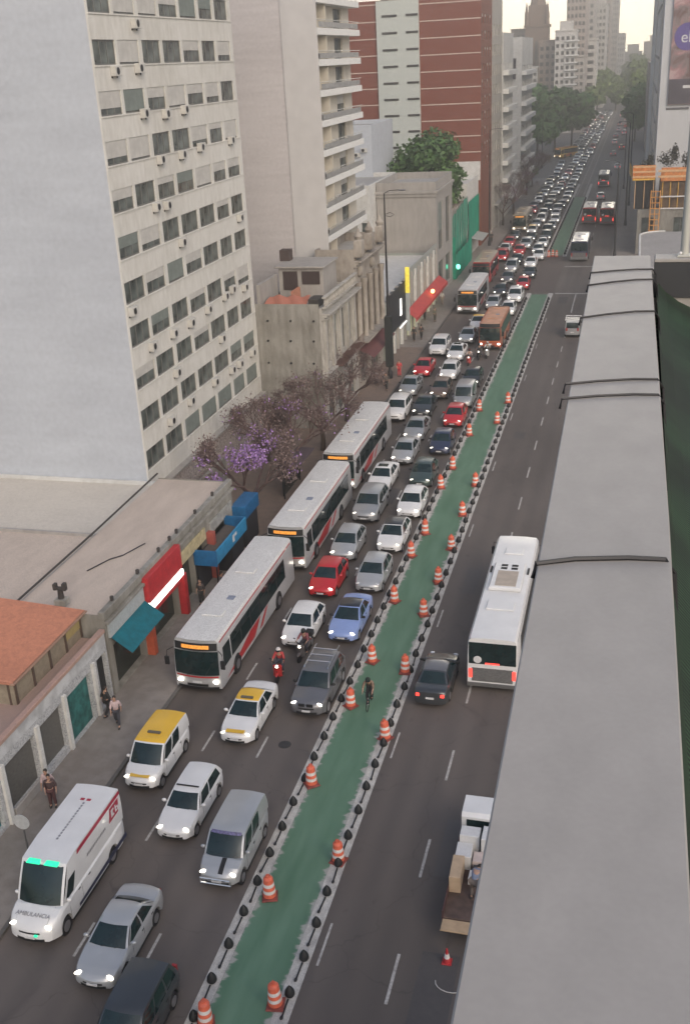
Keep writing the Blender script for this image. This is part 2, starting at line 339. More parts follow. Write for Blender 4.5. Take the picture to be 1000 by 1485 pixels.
# ------------------------------------------------------------------ cars
def lerp(a, b, t): return a + (b - a) * t
def interp(keys, s):
    if s <= keys[0][0]: return keys[0][1]
    for (a, za), (b, zb) in zip(keys, keys[1:]):
        if s <= b:
            t = (s - a) / (b - a); return lerp(za, zb, t)
    return keys[-1][1]
KINDS = {
 'hatchback': dict(L=3.9, W=1.70, H=1.48, top=[(0, .58), (.10, .68), (.4, .79), (1.0, .95), (3.7, 1.0), (3.86, .9), (3.9, .6)], ws=(.95, 1.72), rr=3.22, rb=3.80, fw=.72, rw=3.15, R=.30, roofw=.60),
 'sedan': dict(L=4.4, W=1.72, H=1.45, top=[(0, .56), (.10, .66), (.45, .78), (1.15, .93), (3.5, .99), (4.25, .98), (4.38, .88), (4.4, .6)], ws=(1.1, 1.92), rr=3.0, rb=3.72, fw=.82, rw=3.45, R=.31, roofw=.58),
 'suv': dict(L=4.55, W=1.84, H=1.70, top=[(0, .70), (.10, .82), (.4, .95), (1.2, 1.08), (4.3, 1.12), (4.5, 1.0), (4.55, .7)], ws=(1.15, 1.9), rr=3.95, rb=4.42, fw=.85, rw=3.65, R=.37, roofw=.66),
 'wagon': dict(L=4.1, W=1.66, H=1.44, top=[(0, .56), (.10, .66), (.45, .76), (1.1, .90), (3.95, .97), (4.08, .88), (4.1, .6)], ws=(1.05, 1.75), rr=3.72, rb=4.0, fw=.75, rw=3.3, R=.29, roofw=.62),
 'van': dict(L=4.1, W=1.72, H=1.82, top=[(0, .62), (.10, .74), (.35, .88), (.75, 1.02), (3.98, 1.08), (4.1, .98), (4.1, .6)], ws=(.72, 1.42), rr=3.95, rb=4.06, fw=.68, rw=3.3, R=.30, roofw=.72),
 'minivan': dict(L=4.25, W=1.74, H=1.72, top=[(0, .60), (.10, .72), (.4, .86), (.9, 1.0), (4.0, 1.05), (4.2, .95), (4.25, .6)], ws=(.85, 1.6), rr=3.75, rb=4.12, fw=.72, rw=3.4, R=.31, roofw=.66),
 'ambulance': dict(L=6.1, W=2.0, H=2.72, top=[(0, .75), (.10, .90), (.35, 1.08), (.85, 1.25), (5.98, 1.3), (6.1, 1.2), (6.1, .6)], ws=(.82, 1.62), rr=5.98, rb=6.04, fw=.95, rw=4.75, R=.36, roofw=.84),
 'pickup': dict(L=5.0, W=1.8, H=1.72, top=[(0, .68), (.10, .80), (.4, .92), (1.2, 1.05), (2.9, 1.08), (3.0, 1.05), (4.95, 1.05), (5.0, .7)], ws=(1.15, 1.85), rr=2.75, rb=2.95, fw=.85, rw=4.0, R=.36, roofw=.66),
}
def surf(K):
    L, Wd, H = K['L'], K['W'], K['H']; hb = Wd / 2
    y1, y2 = K['ws']; y3, y4 = K['rr'], K['rb']; bw = hb * .93; rw = K['roofw'] * Wd / 2 / .78 if K['roofw'] < .5 else K['roofw'] * Wd / 1.72 * 1.02 * .98
    rw = min(K['roofw'] * Wd / 1.7, bw - .02)
    boxy = K['H'] > 2
    def RH(u, t):
        e = 2 * t - 1
        return H - (.05 if not boxy else .04) * u * u - (.05 * abs(e) ** 3 if not boxy else .22 * max(0, .22 - t) / .22 * .5)
    zb = lambda y: interp(K['top'], y) - .03
    def bulge(v): return 4 * v * (1 - v)
    def front(u, v):
        b = Vector((u * bw, y1 + .16 * u * u, zb(y1) - .02)); t = Vector((u * rw, y2 + .10 * u * u, RH(u, 0)))
        p = b.lerp(t, v); p.y -= .03 * bulge(v); p.z += .025 * bulge(v); return p
    def side(sg):
        def fn(u, v):
            yb = lerp(y1 + .16, y4 - .08, u); b = Vector((sg * bw, yb, zb(yb) - .02)); t = Vector((sg * rw, lerp(y2 + .10, y3 - .02, u), RH(1, u)))
            p = b.lerp(t, v); p.x += sg * .035 * bulge(v); return p
        return fn
    def rear(u, v):
        b = Vector((u * bw, y4 - .08 * u * u, zb(y4) - .02)); t = Vector((u * rw, y3 - .02 * u * u, RH(u, 1)))
        p = b.lerp(t, v); p.y += .03 * bulge(v); return p
    def roof(u, t):
        uu = 2 * u - 1; return Vector((uu * rw, lerp(y2 + .10 * uu * uu, y3 - .02 * uu * uu, t), RH(uu, t)))
    return front, side, rear, roof
def body_mesh(K, roofmat=False):
    L, Wd, H = K['L'], K['W'], K['H']; hb = Wd / 2; Rr = K['R']; ar = Rr + .055
    st = [0, .03, .10, .22, .4] + [i * L / 22 for i in range(2, 21)] + [L - .3, L - .12, L - .04, L]
    for yc in (K['fw'], K['rw']): st += [yc + ar * t for t in (-1.02, -1, -.92, -.7, -.4, 0, .4, .7, .92, 1, 1.02)]
    st = sorted(set(round(x, 3) for x in st)); st = [x for i, x in enumerate(st) if i == 0 or x - st[i - 1] > .012]
    low = .20 if H < 1.6 else .26
    mb = MB(); N = None
    for s in st:
        hw = hb * (1 - .17 * max(0, 1 - s / .75) ** 2 - .12 * max(0, 1 - (L - s) / .6) ** 2)
        zt = interp(K['top'], s); zb = low + .10 * max(0, 1 - s / .4) + .12 * max(0, 1 - (L - s) / .4)
        for yc in (K['fw'], K['rw']):
            if abs(s - yc) < ar: zb = max(zb, Rr + sqrt(max(0, ar * ar - (s - yc) ** 2)))
        zt = max(zt, zb + .04)
        cr = .05 if s < K['ws'][0] + .1 or s > K['rb'] - .1 else .0
        zz = lambda z: min(max(z, zb + .01), zt - .015)
        pts = [(-.84, zb), (-.5, zb), (0, zb), (.5, zb), (.84, zb), (.985, zz(zb + .05)), (1.0, zz(lerp(zb, zt, .45) if zb < .45 else zt - .14)), (.985, zz(zt - .09)), (.90, zt), (.5, zt + cr * .8), (0, zt + cr), (-.5, zt + cr * .8), (-.90, zt), (-.985, zz(zt - .09)), (-1.0, zz(lerp(zb, zt, .45) if zb < .45 else zt - .14)), (-.985, zz(zb + .05))]
        N = len(pts); kf = max(0, 1 - s / .9); kr = max(0, 1 - (L - s) / .6)
        for (fx, z) in pts:
            mb.v.append((fx * hw, s + .17 * fx * fx * kf - .10 * fx * fx * kr, z))
    ns = len(st)
    for i in range(ns - 1):
        for k in range(N):
            j = (k + 1) % N; mb.f.append((i * N + k, i * N + j, (i + 1) * N + j, (i + 1) * N + k)); mb.m.append(1 if k < 4 else 0)
    for base, fl in ((0, False), ((ns - 1) * N, True)):
        for (a, b_, c, d) in ((0, 1, 11, 12), (1, 2, 10, 11), (2, 3, 9, 10), (3, 4, 8, 9)):
            q = (base + a, base + b_, base + c, base + d); mb.f.append(q[::-1] if not fl else q); mb.m.append(0)
        for q in ((4, 5, 6, 7, 8), (12, 13, 14, 15, 0)):
            q = tuple(base + x for x in q); mb.f.append(q); mb.m.append(0)
    mb.box(-hb * .66, hb * .66, .35, L - .35, .16, .62, 1)
    front, side, rear, roof = surf(K)
    mb.grid(lambda u, v: front(2 * u - 1, v), 8, 4); mb.grid(side(1), 8, 4); mb.grid(side(-1), 8, 4, flip=True)
    mb.grid(lambda u, v: rear(2 * u - 1, v), 8, 4, flip=True); mb.grid(roof, 8, 8, m=2 if roofmat else 0)
    return mb
PROTO = {}
def car_proto(kind, roofmat=False, tall=False):
    key = (kind, roofmat)
    if key in PROTO: return PROTO[key]
    K = KINDS[kind]; L, Wd, H = K['L'], K['W'], K['H']; hb = Wd / 2
    parts = []
    mb = body_mesh(K, roofmat)
    front, side, rear, roof = surf(K)
    # dark seams: hood edge, doors and bumper lines set 2 mm proud
    def seam(pts, r=.008): mb.tube(pts, r, 4, 1)
    y1 = K['ws'][0]
    def hoodz(s, fx): return interp(K['top'], s) + (.05 * (1 - fx * fx)) - .002
    for sg in (-1, 1):
        seam([(sg * hb * (.70 - .10 * (1 - s / y1)), s + .17 * .5 * max(0, 1 - s / .9), hoodz(s, .75) - .006) for s in [.14 + (y1 - .10) * i / 6 for i in range(7)]], .007)
    for sg in (-1, 1):
        sd = side(sg)
        for yb in ((K['ws'][0] + .45, K['ws'][0] + 1.35, K['ws'][0] + 2.15) if kind not in ('ambulance', 'pickup') else (K['ws'][0] + .5, K['ws'][0] + 1.45)):
            if yb < L - .6: seam([(sg * (hb * .985 + .002), yb, .42), (sg * (hb * .999 + .001), yb, .62), (sg * (hb * .985 + .003), yb + .01, interp(K['top'], yb) - .1)], .006)
        mb.box(min(sg * hb * .96, sg * hb * 1.005), max(sg * hb * .96, sg * hb * 1.005), K['fw'] + K['R'] + .1, K['rw'] - K['R'] - .1, .22, .30, 1)
        for yb in (K['ws'][0] + 1.2, K['ws'][0] + 2.0):
            if yb < L - .5: mb.box(*sorted((sg * hb * .98, sg * hb * 1.012)), yb, yb + .14, interp(K['top'], yb) - .17, interp(K['top'], yb) - .14, 1)
    body = mb.mesh('body', 38, True); parts.append(('body', body, ['PAINT', BLACK, 'ROOF']))
    g = MB().grid(lambda u, v: front(lerp(-.90, .90, u), lerp(.05, .93, v)), 8, 4, off=.007); parts.append(('windscreen', g.mesh('windscreen', 60), [CARG]))
    if kind not in ('ambulance',):
        g = MB().grid(lambda u, v: rear(lerp(-.84, .84, u), lerp(.16, .90, v)), 8, 3, flip=True, off=.007); parts.append(('rear_window', g.mesh('rear_window', 60), [CARG]))
    segs = {'ambulance': [(.035, .15)], 'pickup': [(.06, .50), (.56, .90)], 'van': [(.03, .30), (.34, .60)], 'minivan': [(.04, .33), (.37, .66), (.70, .93)],
            'wagon': [(.05, .40), (.44, .90)], 'suv': [(.04, .36), (.40, .70), (.74, .93)], 'sedan': [(.05, .48), (.53, .90)], 'hatchback': [(.05, .50), (.55, .90)]}[kind]
    for sg in (-1, 1):
        sd = side(sg)
        for (a, b_) in segs:
            g = MB().grid(lambda u, v: sd(lerp(a, b_, u), lerp(.10 if H < 2 else .06, .88 if H < 2 else .55, v)), 4, 2, off=.007, flip=sg < 0); parts.append(('side_window', g.mesh('side_window', 60), [CARG]))
    zf = K['top'][1][1]
    wp = MB()
    for a_, b_w in ((-.62, -.05), (.08, .66)): wp.tube([tuple(front(lerp(a_, b_w, t), .045 + .16 * t) + Vector((0, -.014, .014))) for t in (0, .5, 1)], .009, 4)
    parts.append(('wiper', wp.mesh('wiper'), [BLACK]))
    for sg in (-1, 1):
        rt = Matrix.Rotation(sg * -.55, 3, 'Z') @ Matrix.Rotation(-.35, 3, 'X')
        g = MB().ell((sg * hb * .68, .235, zf + .015), (.17, .10, .06), 12, 8, rot=rt.to_3x3() if hasattr(rt, 'to_3x3') else rt); parts.append(('headlight', g.mesh('headlight', 60), ['HEAD']))
        zt_ = K['top'][-2][1]
        g = MB().box(sg * hb * .70 - .09, sg * hb * .70 + .09, L - .16, L - .035 + (.0 if kind != 'ambulance' else .03), (.70 if H < 1.6 else .80), (.86 if H < 1.6 else 1.12), 0, .02); parts.append(('tail_light', g.mesh('tail_light', 40), ['TAIL']))
        g = MB().ell((sg * (hb + .06), K['ws'][0] + .42, interp(K['top'], 1.2) + .10), (.11, .07, .08), 10, 6, m=0); g.box(*sorted((sg * hb * .9, sg * (hb + .02))), K['ws'][0] + .40, K['ws'][0] + .45, interp(K['top'], 1.2) + .03, interp(K['top'], 1.2) + .07, 0)
        parts.append(('wing_mirror', g.mesh('wing_mirror', 60), ['MIRROR']))
    fx = hb * .83
    def bump(u, v, z0, z1, w): x = lerp(-w, w, u); return (x, .17 * (x / fx) ** 2 - .0, lerp(z0, z1, v))
    g = MB().grid(lambda u, v: bump(u, v, zf - .20, zf - .13, hb * .42), 8, 1, off=.006)
    g.grid(lambda u, v: bump(u, v, .31 if H < 1.6 else .36, .42 if H < 1.6 else .48, hb * .55), 8, 1, off=.006)
    parts.append(('grille', g.mesh('grille', 60), [BLACK]))
    g = MB().box(-.2, .2, -.025, .02, .435 if H < 1.6 else .49, .52 if H < 1.6 else .58); parts.append(('number_plate', g.mesh('number_plate'), [PLATE]))
    g = MB().box(-.2, .2, L - .05, L + .012, .60, .70); parts.append(('number_plate', g.mesh('number_plate'), [PLATE]))
    wheel = MB().lathe([(K['R'] * .55, -.09), (K['R'] * .93, -.10), (K['R'], -.06), (K['R'], .06), (K['R'] * .93, .10), (K['R'] * .55, .09)], 20, axis='x').mesh('wheel', 40)
    rim = MB()
    rim.lathe([(K['R'] * .62, -.105), (K['R'] * .60, .105)], 20, axis='x')
    for sg in (-1, 1):
        for i in range(5): pass
    rim = rim.mesh('rim', 40); 
    root = empty('proto_' + kind)
    slots = []
    for (nm, me, ms) in parts:
        for m in ms: me.materials.append(m if not isinstance(m, str) else None)
        o = link(nm, me, None, root); slots.append([(i, m) for i, m in enumerate(ms) if isinstance(m, str)])
    wheel.materials.append(BLACK); rim.materials.append(RIMM)
    for sg in (-1, 1):
        for y in (K['fw'], K['rw']):
            w = link('wheel', wheel, None, root, (sg * (hb - .12), y, K['R'])); link('rim', rim, None, w)
    PROTO[key] = (root, list(KIDS[root.name]), slots)
    return PROTO[key]
PAINTS = {
 'white': (.66, .66, .66), 'silver': (.42, .43, .44), 'light grey': (.33, .34, .35), 'grey': (.16, .16, .17), 'dark grey': (.055, .06, .065), 'black': (.02, .02, .022),
 'red': (.45, .02, .025), 'blue': (.22, .30, .55), 'dark blue': (.035, .045, .09), 'green': (.06, .09, .085), 'beige': (.42, .36, .28), 'brown': (.13, .09, .07), 'yellow': (.72, .43, .03), 'orange': (.60, .16, .06)}
def paint(c):
    if not isinstance(c, str): return c
    met = c in ('silver', 'light grey', 'grey', 'dark grey', 'green', 'dark blue')
    return mat('paint_' + c.replace(' ', '_'), PAINTS[c], .32, .35 if met else 0, .05, 1.5, coat=.6)
TAKEN = set()
def place_car(kind, color, x, yf, label, cat='car', rz=0.0, roof=None, head='on', tail=False, group='vehicles queued in the oncoming lanes', name=None):
    """yf = y of the front bumper (vehicle faces the camera) or of the rear bumper when rz = pi"""
    if tail and abs(rz) > 1: head = 'off'
    root, kids, slots = car_proto(kind, roof is not None)
    K = KINDS[kind]
    r = root.copy(); COL.objects.link(r); r.name = name or {'suv': 'suv_car', 'van': 'small_van', 'ambulance': 'ambulance_van', 'wagon': 'estate_car', 'pickup': 'pickup_truck'}.get(kind, kind + ('_car' if kind in ('sedan', 'hatchback') else ''))
    r.location = (x, yf, 0) if abs(rz) < 1 else (x, yf + K['L'], 0); r.rotation_euler = (0, 0, rz)
    tag(r, label, cat, group)
    for ch, sl in zip(kids, slots + [[]] * 4):
        c = ch.copy(); COL.objects.link(c); c.parent = r; c.name = ch.name.split('.')[0]
        for (i, nm) in sl:
            m = {'PAINT': paint(color), 'ROOF': paint(roof) if roof else paint(color), 'HEAD': {'on': HEAD, 'off': HEADOFF, 'dim': HEADDIM}[head], 'TAIL': TAIL if tail else TAILOFF, 'MIRROR': paint(color) if color in ('white', 'red', 'silver') else BLACK}[nm]
            c.material_slots[i].link = 'OBJECT'; c.material_slots[i].material = m
        for g in KIDS.get(ch.name, []):
            d = g.copy(); COL.objects.link(d); d.parent = c; d.name = 'rim'
    return r

# ------------------------------------------------------------------ buses
def make_bus(name, label, x, yf, body='light grey', stripe='red', roofc=None, rear_view=False, sign=True, L=11.6, Wd=2.5, H=3.05, ac=1, low=None, head='on', group='city buses in the avenue', rz=0.0, lead=None):
    hb = Wd / 2; root = empty(name, (x, yf if abs(rz) < 1 else yf + L, 0), rz); tag(root, label, 'bus', group)
    pm = paint(body); lowm = paint(low) if low else pm; rm = paint(roofc) if roofc else worn('bus_roof', (.62, .62, .61), (.50, .495, .485), .6, .6, 3, .6, (1, .3, 1), 15, .03)
    def fy(xx, z):      # front skin
        t = max(0, (z - 1.0) / (H - 1.0)); return .20 * (xx / hb) ** 2 + .22 * t ** 2
    mb = MB(); n = 10
    st = [None, 0.5, 1.6, 3.0, 5.0, 7.0, 9.0, L - .1, L]
    zb = .32
    def sec(k=0): return [(-1, zb), (0, zb), (1, zb), (1, 1.0), (1, 1.15), (.985, 2.0), (.965, 2.7), (.94, H - .16), (.86, H - .04), (.4, H), (-.4, H), (-.86, H - .04), (-.94, H - .16), (-.965, 2.7), (-.985, 2.0), (-1, 1.15), (-1, 1.0)]
    N = len(sec())
    for i, s in enumerate(st):
        for (fx, z) in sec():
            k = .97 if i in (0, len(st) - 1) else 1
            xx = fx * hb * k
            y = fy(xx, z) if s is None else (max(s, fy(xx, z) + .05))
            if i == 0 and z == H: z -= .05
            mb.v.append((xx, y, z))
    def mid(z, i): return 3 if z > H - .1 else (2 if z < 1.05 else 0)
    for i in range(len(st) - 1):
        for k in range(N):
            j = (k + 1) % N; mb.f.append((i * N + k, i * N + j, (i + 1) * N + j, (i + 1) * N + k)); mb.m.append(1 if k < 2 else 2 if k in (2, 16) else 3 if 7 <= k <= 11 else 0)
    for base, fl in ((0, False), ((len(st) - 1) * N, True)):
        pairs = [(2, 0), (3, 16), (4, 15), (5, 14), (6, 13), (7, 12), (8, 11), (9, 10)]
        for (a, b_), (c, d) in zip(pairs, pairs[1:]):
            q = (base + b_, base + a, base + c, base + d); mb.f.append(q[::-1] if fl else q); mb.m.append(2 if c == 3 else 0)
    mb.build('body', [pm, BLACK, lowm, rm], root, 35, True)
    def F(u0, u1, z0, z1, nm, m, off=.012, par=root, nu=10, nv=4):
        g = MB().grid(lambda u, v: (lerp(u0, u1, u) * hb, fy(lerp(u0, u1, u) * hb, lerp(z0, z1, v)), lerp(z0, z1, v)), nu, nv, off=off)
        return g.build(nm, m, par, 60)
    F(-.93, .93, 1.12, 2.42, 'windscreen', CARG)
    F(-.90, .90, 2.48, 2.86, 'sign_box', BLACK, .014)
    if sign: F(-.58, .58, 2.57, 2.76, 'destination_sign', AMBER, .03)
    F(-.88, .88, .36, .46, 'lower_bumper', BLACK, .014); F(-.9, .9, .98, 1.06, 'trim', paint(stripe) if low is None else BLACK, .014)
    F(-.45, .45, .48, .62, 'grille', BLACK, .014); F(-.2, .2, .66, .80, 'number_plate', PLATE, .02)
    wp = MB(); wp.tube([(-.5, fy(0, 1.1) - .03, 1.12), (-.1, fy(.1, 1.6) - .03, 1.55)], .015, 4); wp.tube([(.45, fy(.4, 1.1) - .03, 1.12), (.75, fy(.8, 1.6) - .03, 1.6)], .015, 4); wp.build('wiper', BLACK, root)
    for sg in (-1, 1):
        MB().ell((sg * .95, fy(.95, .8) - .01, .72), (.17, .06, .10), 10, 6).build('headlight', {'on': HEAD, 'off': HEADOFF, 'dim': HEADDIM}[head], root, 60)
        m = MB(); m.tube([(sg * hb * .95, .25, 2.5), (sg * (hb + .22), .02, 2.42), (sg * (hb + .24), -.02, 2.1)], .022, 5); m.box(sg * (hb + .24) - .11, sg * (hb + .24) + .11, -.08, .0, 1.62, 2.12, bev=.03); m.build('mirror', BLACK, root)
        # side window band: single windows between posts
        band = [(1.9 + i * 1.50, 1.9 + i * 1.50 + 1.36) for i in range(6)] if L > 11 else [(1.9 + i * 1.2, 1.9 + i * 1.2 + 1.08) for i in range(6)]; bl_ = 10.86 if L > 11 else 9.0
        def sx(z): return hb * (lerp(1, .985, (z - 1.15) / .85) if z < 2 else lerp(.985, .965, (z - 2) / .7))
        bd = MB().box(*sorted((sg * (hb * .9), sg * (hb + .004))), 1.84, bl_, 1.30, 1.34)
        bd.quad([(sg * (hb + .004), 1.84, 1.28), (sg * (hb + .004), bl_, 1.28), (sg * (sx(2.0) + .004), bl_, 2.0), (sg * (sx(2.0) + .004), 1.84, 2.0)][::sg]).quad([(sg * (sx(2.0) + .004), 1.84, 2.0), (sg * (sx(2.0) + .004), bl_, 2.0), (sg * (sx(2.49) + .004), bl_, 2.49), (sg * (sx(2.49) + .004), 1.84, 2.49)][::sg])
        bd.build('window_band', BLACK, root)
        for i, (a, b_) in enumerate(band):
            if sg < 0 and i in (0, 3): z0 = .5
            else: z0 = 1.32
            g = MB()
            pts = [(sg * (sx(max(z0, 1.15)) + .008), a, z0), (sg * (sx(max(z0, 1.15)) + .008), b_, z0), (sg * (sx(2.0) + .008), b_, 2.0), (sg * (sx(2.0) + .008), a, 2.0)]
            p2 = [pts[3], pts[2], (sg * (sx(2.45) + .008), b_, 2.45), (sg * (sx(2.45) + .008), a, 2.45)]
            for p in (pts, p2): g.quad(p if sg > 0 else p[::-1])
            o = g.build('door' if z0 < 1 else 'side_window', CARG, root)
            fr = MB().box(*sorted((sg * (sx(2.1) + .006), sg * (sx(2.1) + .018))), a, b_, 2.08, 2.11); fr.build('window_bar', DARKM, o)
        g = MB().quad([(sg * (hb + .008), .62, 1.3), (sg * (hb + .008), 1.7, 1.3), (sg * (sx(2.4) + .008), 1.7, 2.4), (sg * (sx(2.4) + .008), .75, 2.4)][::sg]); g.build('driver_window', CARG, root)
        g = MB()
        if low is None:
            g.quad([(sg * (hb + .005), .9, .5), (sg * (hb + .005), 5.2, .5), (sg * (hb + .005), 6.3, 1.22), (sg * (hb + .005), 4.6, 1.22)][::sg])
            g.quad([(sg * (hb + .005), 6.0, .5), (sg * (hb + .005), 6.5, .5), (sg * (hb + .005), 7.6, 1.22), (sg * (hb + .005), 7.1, 1.22)][::sg])
        g.box(*sorted((sg * hb * .93, sg * (hb * .952))), .5, L - .3, 2.78, 2.88)
        g.build('stripe', paint(stripe), root)
        tb = MB().box(sg * 1.06 - .09, sg * 1.06 + .09, L - .06, L + .03, .80, 1.32, bev=.03); tb.build('tail_light', TAIL if rear_view else TAILOFF, root)
    # rear
    g = MB().box(-hb * .92, hb * .92, L - .02, L + .012, 1.60, 2.80, bev=.01); rw = g.build('rear_window', CARG, root)
    MB().box(-hb * .8, hb * .8, L - .02, L + .02, .62, 1.38, bev=.01).build('engine_grille', mat('grille_grey', (.12, .12, .12), .7, 0, .5, 9, stretch=(1, 1, 6)), root)
    if rear_view:
        MB().lathe([(.2, L + .012), (.2, L + .02)], 20, axis='y', c=(.72, 0, 1.85)).build('round_sticker', PLATE, rw)
        MB().box(-.35, .35, L + .012, L + .03, 1.62, 1.70).build('brake_lamp', TAIL, root)
    MB().box(-hb * .98, hb * .98, L - .05, L + .07, .34, .54, bev=.02).build('bumper', mat('bumper_grey', (.10, .10, .10), .6), root)
    # roof kit
    for (y, w, l) in ((2.6, .55, .6), (7.6, .55, .6)) if ac != 2 else ((2.2, .5, .7), (8.6, .7, .9)):
        MB().box(-w, w, y, y + l, H - .01, H + .09, bev=.03).build('roof_hatch', rm, root)
    MB().box(.1, .5, 4.5, 4.9, H - .01, H + .06, bev=.02).build('roof_vent', mat('vent_blue', (.20, .23, .30), .5), root)
    if ac == 2:
        a = MB().box(-.85, .85, 4.4, 7.4, H - .01, H + .24, bev=.07).build('roof_air_conditioner', rm, root)
        MB().box(-.55, .55, 5.45, 7.2, H + .235, H + .26).build('panel', mat('beige_panel', (.42, .36, .30), .7), a)
        for i in (-1, 1):
            for j in (0, 1): MB().box(i * .28 - .17, i * .28 + .17, 4.65 + j * .36, 4.88 + j * .36, H + .235, H + .255).build('fan_opening', BLACK, a)
        for i in (-1, 1): MB().box(i * 1.0 - .05, i * 1.0 + .05, 4.5, 5.2, H - .03, H + .03).build('vent_slot', BLACK, root)
    wheel = MB().lathe([(.28, -.14), (.46, -.15), (.49, -.1), (.49, .1), (.46, .15), (.28, .14)], 22, axis='x').mesh('wheel', 40); rim = MB().lathe([(.27, -.155), (.12, -.10), (.12, .10), (.27, .155)], 16, axis='x').mesh('rim', 40)
    wheel.materials.append(BLACK); rim.materials.append(RIMM)
    for sg in (-1, 1):
        for y in (2.4, L - 3.2):
            MB().lathe([(.56, sg * (hb + .004)), (.56, sg * (hb - .1))], 22, axis='x', c=(0, y, .5)).build('wheel_arch', BLACK, root)
            w = link('wheel', wheel, None, root, (sg * (hb - .10), y, .49)); link('rim', rim, None, w)
    if lead:
        for i, t in enumerate(lead): pass
    return root

# ------------------------------------------------------------------ people
SHIRTC = {}
def cloth(col): return mat('cloth_%d_%d_%d' % tuple(int(c * 100) for c in col), col, .85, 0, .2, 8)
SKC = {}
def skin_mesh(verts, edges, name, sub=1):
    key = (name, tuple(tuple(round(float(c), 4) for c in v) for v in verts))
    if key in SKC: return SKC[key]
    SKC[key] = r = skin_mesh_(verts, edges, name, sub); return r
def skin_mesh_(verts, edges, name, sub=1):
    me = bpy.data.meshes.new(name); me.from_pydata([v[:3] for v in verts], edges, []); o = bpy.data.objects.new('tmp', me); COL.objects.link(o)
    sm = o.modifiers.new('s', 'SKIN'); sm.use_smooth_shade = True
    for i, v in enumerate(verts): me.skin_vertices[0].data[i].radius = (v[3], v[4] if len(v) > 4 else v[3])
    me.skin_vertices[0].data[0].use_root = True
    if sub: ss = o.modifiers.new('u', 'SUBSURF'); ss.levels = sub
    dg = bpy.context.evaluated_depsgraph_get(); dg.update(); out = bpy.data.meshes.new_from_object(o.evaluated_get(dg)); out.name = name
    bpy.data.objects.remove(o); return out
def dress(o, m):
    if not o.data.materials: o.data.materials.append(None)
    o.material_slots[0].link = 'OBJECT'; o.material_slots[0].material = m
def pose(kind, ph=0.0):
    """joints in metres for a 1.7 m figure facing -Y"""
    P = dict(pelvis=(0, 0, .92), waist=(0, 0, 1.06), chest=(0, 0, 1.28), neck=(0, 0, 1.44), head=(0, -.02, 1.58))
    for s, sg in (('l', 1), ('r', -1)):
        P['sh' + s] = (sg * .17, 0, 1.38); P['hip' + s] = (sg * .09, 0, .88)
    if kind == 'walk':
        a = .26
        P.update(knl=(.09, -.14, .50), anl=(.09, -.22, .09), knr=(-.09, .02, .48), anr=(-.09, .28, .13), ell=(.23, .12, 1.12), hal=(.22, .10, .88), elr=(-.23, -.06, 1.11), har=(-.21, -.22, .92))
    elif kind == 'stand':
        P.update(knl=(.10, -.02, .48), anl=(.11, .02, .08), knr=(-.10, 0, .48), anr=(-.11, .03, .08), ell=(.24, .03, 1.11), hal=(.24, -.06, .87), elr=(-.24, .03, 1.11), har=(-.20, -.16, .95))
    elif kind == 'ride':   # scooter: seated
        P.update(pelvis=(0, .25, .86), waist=(0, .22, 1.0), chest=(0, .14, 1.2), neck=(0, .08, 1.36), head=(0, .03, 1.5), shl=(.18, .12, 1.30), shr=(-.18, .12, 1.30), hipl=(.10, .22, .84), hipr=(-.10, .22, .84),
                 knl=(.20, -.16, .74), knr=(-.20, -.16, .74), anl=(.18, -.08, .32), anr=(-.18, -.08, .32), ell=(.28, -.06, 1.08), elr=(-.28, -.06, 1.08), hal=(.28, -.32, 1.05), har=(-.28, -.32, 1.05))
    elif kind == 'cycle':
        P.update(pelvis=(0, .22, 1.02), waist=(0, .14, 1.14), chest=(0, -.02, 1.32), neck=(0, -.14, 1.44), head=(0, -.22, 1.55), shl=(.18, -.06, 1.40), shr=(-.18, -.06, 1.40), hipl=(.09, .18, .98), hipr=(-.09, .18, .98),
                 knl=(.11, -.16, .78), knr=(-.11, -.08, .56), anl=(.11, .02, .44), anr=(-.11, .02, .16), ell=(.25, -.22, 1.16), elr=(-.25, -.22, 1.16), hal=(.24, -.42, 1.03), har=(-.24, -.42, 1.03))
    elif kind == 'bend':
        P.update(pelvis=(0, .12, .90), waist=(0, .0, 1.00), chest=(0, -.22, 1.05), neck=(0, -.38, 1.04), head=(0, -.52, 1.0), shl=(.17, -.30, 1.02), shr=(-.17, -.30, 1.02), hipl=(.09, .10, .86), hipr=(-.09, .10, .86),
                 knl=(.12, -.02, .46), knr=(-.12, -.02, .46), anl=(.12, .08, .08), anr=(-.12, .08, .08), ell=(.20, -.42, .78), elr=(-.20, -.42, .78), hal=(.14, -.52, .55), har=(-.14, -.52, .55))
    return P
